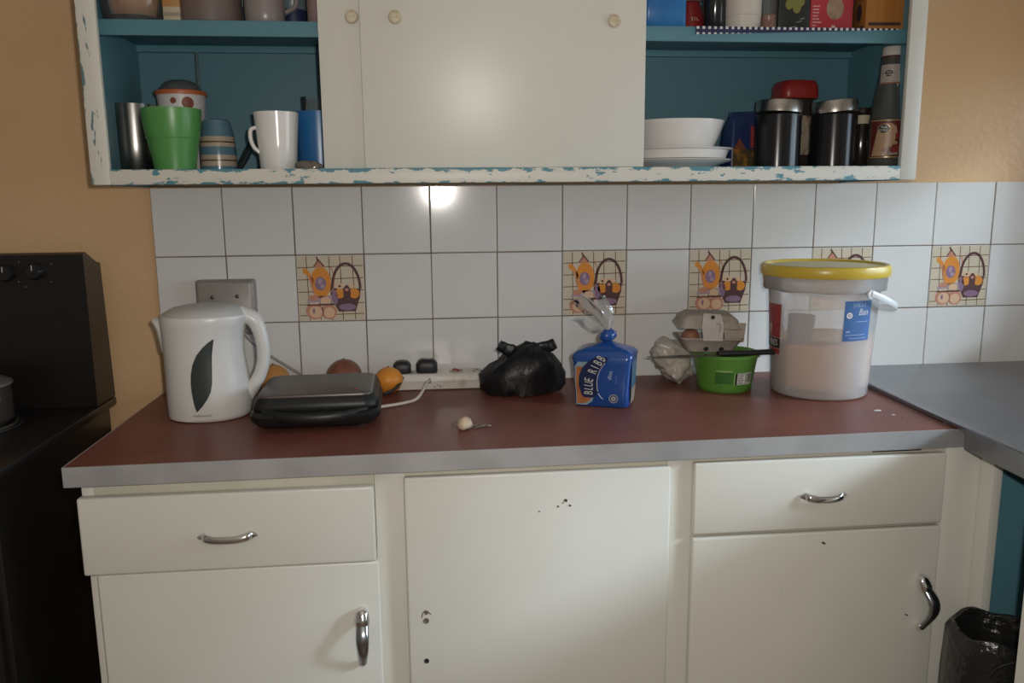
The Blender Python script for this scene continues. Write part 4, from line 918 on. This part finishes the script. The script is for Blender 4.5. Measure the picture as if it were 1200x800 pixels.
pale('mauve mug standing between two navy based beakers', 310, -.185, .0375, mat('mug_mauve', (.27, .23, .22), .3))
pale('pinkish mug half behind the sliding door edge', 381, -.185, .0345, mat('mug_pink', (.30, .21, .20), .3))
# ------------------------------------------------------------------ upper shelf, right end
c = thing('blue_packet', 'bright blue plastic packet by the sliding door', 'packet', (X_at(776, 8, -.19), -.19, SH))
bm = bmesh.new(); loft(bm, [rr(0, 0, a_, b_, .008, z, 4) for a_, b_, z in ((.040, .026, 0), (.043, .030, .004), (.042, .030, .06), (.041, .022, .10), (.040, .004, .128))])
obj('pouch', rough_up(bm, .003, 45, 3, 0), mat('packet_blue', (.025, .15, .42), .3, col2=(.04, .22, .52), nscale=16), c, 55)
c = thing('red_sauce_bottle', 'tapering red plastic sauce bottle upside down on its cap', 'bottle', (X_at(809, 8, -.115), -.115, SH))
obj('body', lathe([(0, 0), (.0365, 0), (.0375, .003), (.0350, .020), (.026, .052), (.0215, .066), (.018, .072), (0, .073)], 36), mat('sauce_red', (.26, .018, .018), .35), c, 45)
obj('neck', lathe([(0, .0732), (.022, .0732), (.027, .086), (.030, .15), (0, .155)], 36), mat('neck_beige', (.30, .22, .17), .4), c, 45)
rf = cyl_f(lambda z: .0375-.0115*max(0, min(1, (z-.010)/.042)), .0012, math.atan2(CAM.y+.115, CAM.x-c.location.x))
for tx, ox_, rt in (('3', .004, .2), ('1', .010, .2), ('L', .016, .35)): obj('lettering', text_bm(tx, .011, rf, ox=ox_, oz=.034, rot=rt), M_bw, c, 0)
c = thing('dark_bottle', 'black glass bottle between red bottle and white tub', 'bottle', (X_at(838, 8, -.185), -.185, SH))
obj('body', lathe([(0, 0), (.020, 0), (.0225, .003), (.0225, .13), (.012, .16), (.012, .20), (0, .20)], 32), mat('bottle_dark', (.018, .020, .022), .14, spec=.6), c, 45)
c = thing('white_tub', 'round white plastic tub with a seam on the upper shelf', 'tub', (X_at(870.5, 8, -.195), -.195, SH))
obj('body', lathe([(0, 0), (.032, 0), (.0355, .003), (.0365, .026), (.036, .0265), (.036, .0275), (.0368, .028), (.0375, .085), (0, .087)], 40), mat('tub_white', (.60, .55, .49), .45), c, 45)
c = thing('spice_jar', 'glass jar half full of reddish spice beside a black box', 'jar', (X_at(901.5, 8, -.18), -.18, SH))
obj('glass_body', lathe([(0, 0), (.018, 0), (.0195, .002), (.0195, .09), (.016, .10), (0, .10)], 32), clear('jar_clear', (.88, .86, .84), .10, .06), c, 45)
obj('spice', lathe([(0, .005), (.0175, .005), (.018, .034), (.008, .038), (0, .036)], 28), mat('spice_red', (.30, .10, .04), .8, col2=(.38, .24, .14), nscale=60), c, 60)
def carton(name, label, u0, u1, y, dep, hgt, m, rz=0):
    x0 = X_at(u0, 10, y); x1 = X_at(u1, 10, y); w = x1-x0
    c = thing(name, label, 'box', ((x0+x1)/2, y+dep/2, SH), rz=rz)
    obj('carton', B(-w/2, w/2, -dep/2, dep/2, 0, hgt, bev=.0012), m, c, 30)
    return c, w, (lambda off: (lambda x, z: (x, -dep/2-off, z)))
c, w, ff = carton('olive_box', 'black food carton with green olives printed on it', 913, 949.5, -.205, .05, .16, mat('box_black', (.016, .018, .015), .4))
M_ol = mat('olive_green', (.20, .20, .05), .4)
for a_, b_, r_ in ((-.012, .052, .010), (.004, .046, .011), (.012, .058, .010), (-.004, .062, .010)): oval(a_, b_, r_*.8, r_, ff(.0006+a_*.01+.0003), M_ol, 'olive_print', c)
for i, (a_, b_) in enumerate(((-.014, .004), (-.010, .0085), (.004, .016), (.012, .020))): obj('print_line', rect(a_, a_+.016-.002*i, b_, b_+.0014, lambda x, z: (x, -.0256, z+.25*(x)), 2, 1), mat('print_grey', (.30, .30, .28), .4), c, 0)
c, w, ff = carton('red_box', 'red carton with a biscuit picture and white text lines', 950.5, 1000, -.205, .05, .17, mat('box_red', (.46, .035, .05), .38, col2=(.40, .03, .045), nscale=6))
oval(-.004+.010, .046, .0185, .022, ff(.0006), mat('biscuit_print', (.38, .27, .18), .4, col2=(.26, .16, .10), nscale=60), 'biscuit_print', c)
bm = bmesh.new()
for i, l_ in enumerate((.014, .010, .024, .018, .014, .016, .017, .018)): rect(-w/2+.004, -w/2+.004+l_*.8, .005+i*.0062, .0072+i*.0062, ff(.0006), 2, 1, bm)
obj('text_lines', bm, mat('text_pink', (.62, .36, .36), .4), c, 0)
obj('heart_mark', prism([(.004, .006), (.008, .011), (.0065, .0135), (.004, .012), (.0015, .0135), (0, .011)], -.0258, -.0250), mat('heart_pale', (.66, .50, .48), .4), c, 0)
c, w, ff = carton('wood_print_box', 'orange brown wood grain carton at the shelf end', 1017, 1060, -.215, .06, .17, mat('box_orange', (.42, .17, .035), .4, col2=(.34, .13, .03), nscale=24, stretch=(3, 3, .12)), rz=-.06)
obj('dark_strip', rect(-w/2+.006, w/2-.006, .012, .018, ff(.0006), 2, 1), mat('strip_dark', (.06, .03, .03), .4), c, 0)
oval(0, .042, .011, .017, (lambda y, z: (-w/2-.0007, y, z)), mat('oval_violet', (.055, .04, .075), .4), 'violet_oval', c)
obj('side_strip', rect(-.022, .022, .006, .014, lambda y, z: (-w/2-.0006, y, z), 2, 1), MATS['strip_dark'], c, 0)
# gingham shelf paper over the shelf's front edge
m = bpy.data.materials.new('gingham'); m.use_nodes = True; N = m.node_tree.nodes; L = m.node_tree.links
tc = N.new('ShaderNodeTexCoord'); sx2 = N.new('ShaderNodeSeparateXYZ'); L.new(tc.outputs['Object'], sx2.inputs[0])
def stripe(sock, off):
    a1 = N.new('ShaderNodeMath'); a1.operation = 'ADD'; a1.inputs[1].default_value = off; L.new(sock, a1.inputs[0])
    a2 = N.new('ShaderNodeMath'); a2.operation = 'FLOORED_MODULO'; a2.inputs[1].default_value = .0118; L.new(a1.outputs[0], a2.inputs[0])
    a3 = N.new('ShaderNodeMath'); a3.operation = 'GREATER_THAN'; a3.inputs[1].default_value = .0065; L.new(a2.outputs[0], a3.inputs[0]); return a3.outputs[0]
mu = N.new('ShaderNodeMath'); mu.operation = 'MULTIPLY'; L.new(stripe(sx2.outputs['X'], .5), mu.inputs[0])
zy = N.new('ShaderNodeMath'); zy.operation = 'SUBTRACT'; L.new(sx2.outputs['Z'], zy.inputs[0]); L.new(sx2.outputs['Y'], zy.inputs[1]); L.new(stripe(zy.outputs[0], .5885), mu.inputs[1])
cm = N.new('ShaderNodeMix'); cm.data_type = 'RGBA'; cm.inputs['A'].default_value = (.018, .022, .075, 1); cm.inputs['B'].default_value = (.66, .66, .68, 1)
L.new(mu.outputs[0], cm.inputs['Factor']); L.new(cm.outputs['Result'], N['Principled BSDF'].inputs['Base Color']); N['Principled BSDF'].inputs['Roughness'].default_value = .5
x0 = X_at(815, 35, -.2455); x1 = X_at(1052, 35, -.2455)
bm = bmesh.new(); L_ = x1-x0
prof_ = lambda t: [(-.120, .0002), (-.2462, .0002), (-.2464, -.0008), (-.2464, -.0145*(1-t)-.0015*t-.0008)]
rings = []
for i in range(13):
    t = i/12; rings.append([(t*L_, y+.2455, z) for y, z in prof_(t)]+[(t*L_, y+.2455+.0004*(1 if j < 2 else 1), z+(.0004 if j < 2 else 0)) for j, (y, z) in reversed(list(enumerate(prof_(t))))])
vs_ = [[bm.verts.new(p) for p in r[:4]] for r in rings]
for a, b in zip(vs_, vs_[1:]):
    for i in range(3): bm.faces.new((a[i], a[i+1], b[i+1], b[i]))
tag(obj('shelf_paper', bm, m, None, 0, loc=(x0, -.2455, CB+SHZ)), 'navy and white gingham shelf paper folded over the shelf edge', 'shelf paper')
# ------------------------------------------------------------------ stove
stv = thing('stove', 'black freestanding electric stove with a tall back panel', 'stove', (-.40, -.30, 0))
def vp(name, m, x0, x1, y0, y1, z0, z1, bev=.002): return obj(name, B(x0+.40, x1+.40, y0+.30, y1+.30, z0, z1, bev=bev), m, stv, 30)
M_stv = mat('stove_black', (.009, .008, .0075), .33, col2=(.012, .010, .009), nscale=5)
vp('body', M_stv, -.700, -.114, -.530, -.03, .02, CT-.022, .004)
vp('hob', M_stv, -.705, -.097, -.540, -.030, CT-.022, CT-.002, .005)
bm = prism([(-.130+.30, CT-.001), (-.030+.30, CT-.001), (-.045+.30, zb(-.158)), (-.064+.30, zb(-.155)), (-.118+.30, zb(-.131)), (-.130+.30, zb(-.135))], -.30, .30, axis='x')
bp_ = obj('back_panel', bm, M_stv, stv, 0)
for u, v in ((8, 320), (42, 318), (-24, 320), (-60, 321)):
    q = P(u, v, -.130); kb = obj('control_knob', lathe([(0, 0), (.017, 0), (.0165, .010), (.013, .016), (0, .017)], 24), mat('knob_black', (.014, .013, .013), .3), stv, 40, loc=(q.x+.40, -.1305+.30, q.z), rot=(PI/2, 0, 0))
    obj('pointer', B(-.0008, .0008, .003, .014, .0170, .0176), M_bw, kb, 0)
for u, v in ((22, 307), (60, 309), (22, 330), (30, 336), (60, 330)):
    q = P(u, v, -.130); obj('panel_mark', lathe([(.0014, 0), (.0014, .0005)], 8), mat('mark_grey', (.18, .17, .16), .4), stv, 0, loc=(q.x+.40, -.1302+.30, q.z), rot=(PI/2, 0, 0))
vp('oven_door', M_stv, -.690, -.124, -.548, -.5305, .18, CT-.07, .004)
obj('oven_handle', tube([(-.24, -.250, .77), (-.24, -.275, .77), (.22, -.275, .77), (.22, -.250, .77)], .008, 10, smooth=3), M_stv, stv, 60)
PTC = (-.292, -.27)
for px_, py_ in (PTC, (-.52, -.24), (-.28, -.42), (-.54, -.42)):
    if py_ < -.4: continue
    bm = bmesh.new()
    for r_ in (.030, .050, .070, .088): tube([(r_*math.cos(2*PI*i/24), r_*math.sin(2*PI*i/24), .004) for i in range(25)], .0042, 8, bm, smooth=0)
    lathe([(.094, 0), (.098, .001), (.098, .004), (.094, .003)], 40, bm, open_ends=True)
    obj('hotplate', bm, mat('hotplate_metal', (.16, .15, .14), .35, metal=.9), stv, 50, loc=(px_+.40, py_+.30, CT-.0018))
pt = thing('saucepan', 'small dull metal saucepan with a lid on the black stove', 'saucepan', (PTC[0], PTC[1], CT+.0067))
M_pan = mat('pan_metal', (.20, .165, .155), .35, metal=.85)
obj('pan_body', lathe([(0, 0), (.078, 0), (.083, .004), (.085, .012), (.085, .070), (.088, .072), (.088, .074), (.083, .074), (.083, .010), (0, .006)], 44), M_pan, pt, 45)
obj('lid', lathe([(.081, .072), (.089, .0745), (.088, .077), (.075, .083), (.040, .088), (0, .089)], 44), mat('pan_lid', (.36, .33, .32), .3, metal=.7), pt, 45)
obj('lid_knob', lathe([(.006, .088), (.006, .094), (.014, .097), (.014, .104), (0, .106)], 24), M_blackmat, pt, 45)
obj('pan_handle', tube([(.060, -.060, .060), (.085, -.085, .066), (.13, -.13, .072)], [.008, .009, .010], 10, ry=.006), M_blackmat, pt, 60)
# ------------------------------------------------------------------ bin under the sink
bn = thing('rubbish_bin', 'brown bin with a black bin liner folded over its rim', 'bin', (1.572, -.652, 0))
M_bin = mat('bin_brown', (.06, .028, .018), .4)
obj('bin_body', lathe([(0, .001), (.054, .001), (.057, .004), (.063, .553), (.066, .556), (.066, .567), (.061, .567), (.052, .012), (0, .010)], 44), M_bin, bn, 45)
M_lin = mat('bin_liner', (.014, .0135, .013), .26, spec=.6, bump=(60, .8, .006))
bm = bmesh.new(); n = 72; rings = []
for z, r_, w in ((.310, .0710, .004), (.35, .0705, .005), (.41, .0710, .0045), (.48, .0705, .004), (.54, .0705, .0025), (.565, .0705, .002), (.575, .0665, .0015), (.574, .060, .0015), (.55, .053, .002), (.50, .047, .003), (.44, .042, .003), (.38, .030, .003), (.362, .004, .0)):
    rings.append([((r_+w*mnoise.noise(Vector((math.cos(2*PI*j/n)*3, math.sin(2*PI*j/n)*3, z*9)))+abs(w))*math.cos(2*PI*j/n), (r_+w*mnoise.noise(Vector((math.cos(2*PI*j/n)*3, math.sin(2*PI*j/n)*3, z*9)))+abs(w))*math.sin(2*PI*j/n), z+(.012*math.sin(6*PI*j/n+1) if z < .35 else .004*math.sin(10*PI*j/n))) for j in range(n)])
loft(bm, rings, cap=False); obj('liner', bm, M_lin, bn, 60)
for pts in (((-.046, -.058, .52), (-.036, -.067, .543), (-.010, -.075, .556), (.02, -.073, .558)), ((-.048, -.056, .48), (-.042, -.065, .50), (-.02, -.075, .515))):
    obj('liner_fold', tube(pts, [.002, .0045, .0045, .002][:len(pts)], 8, ry=.003), M_lin, bn, 60)
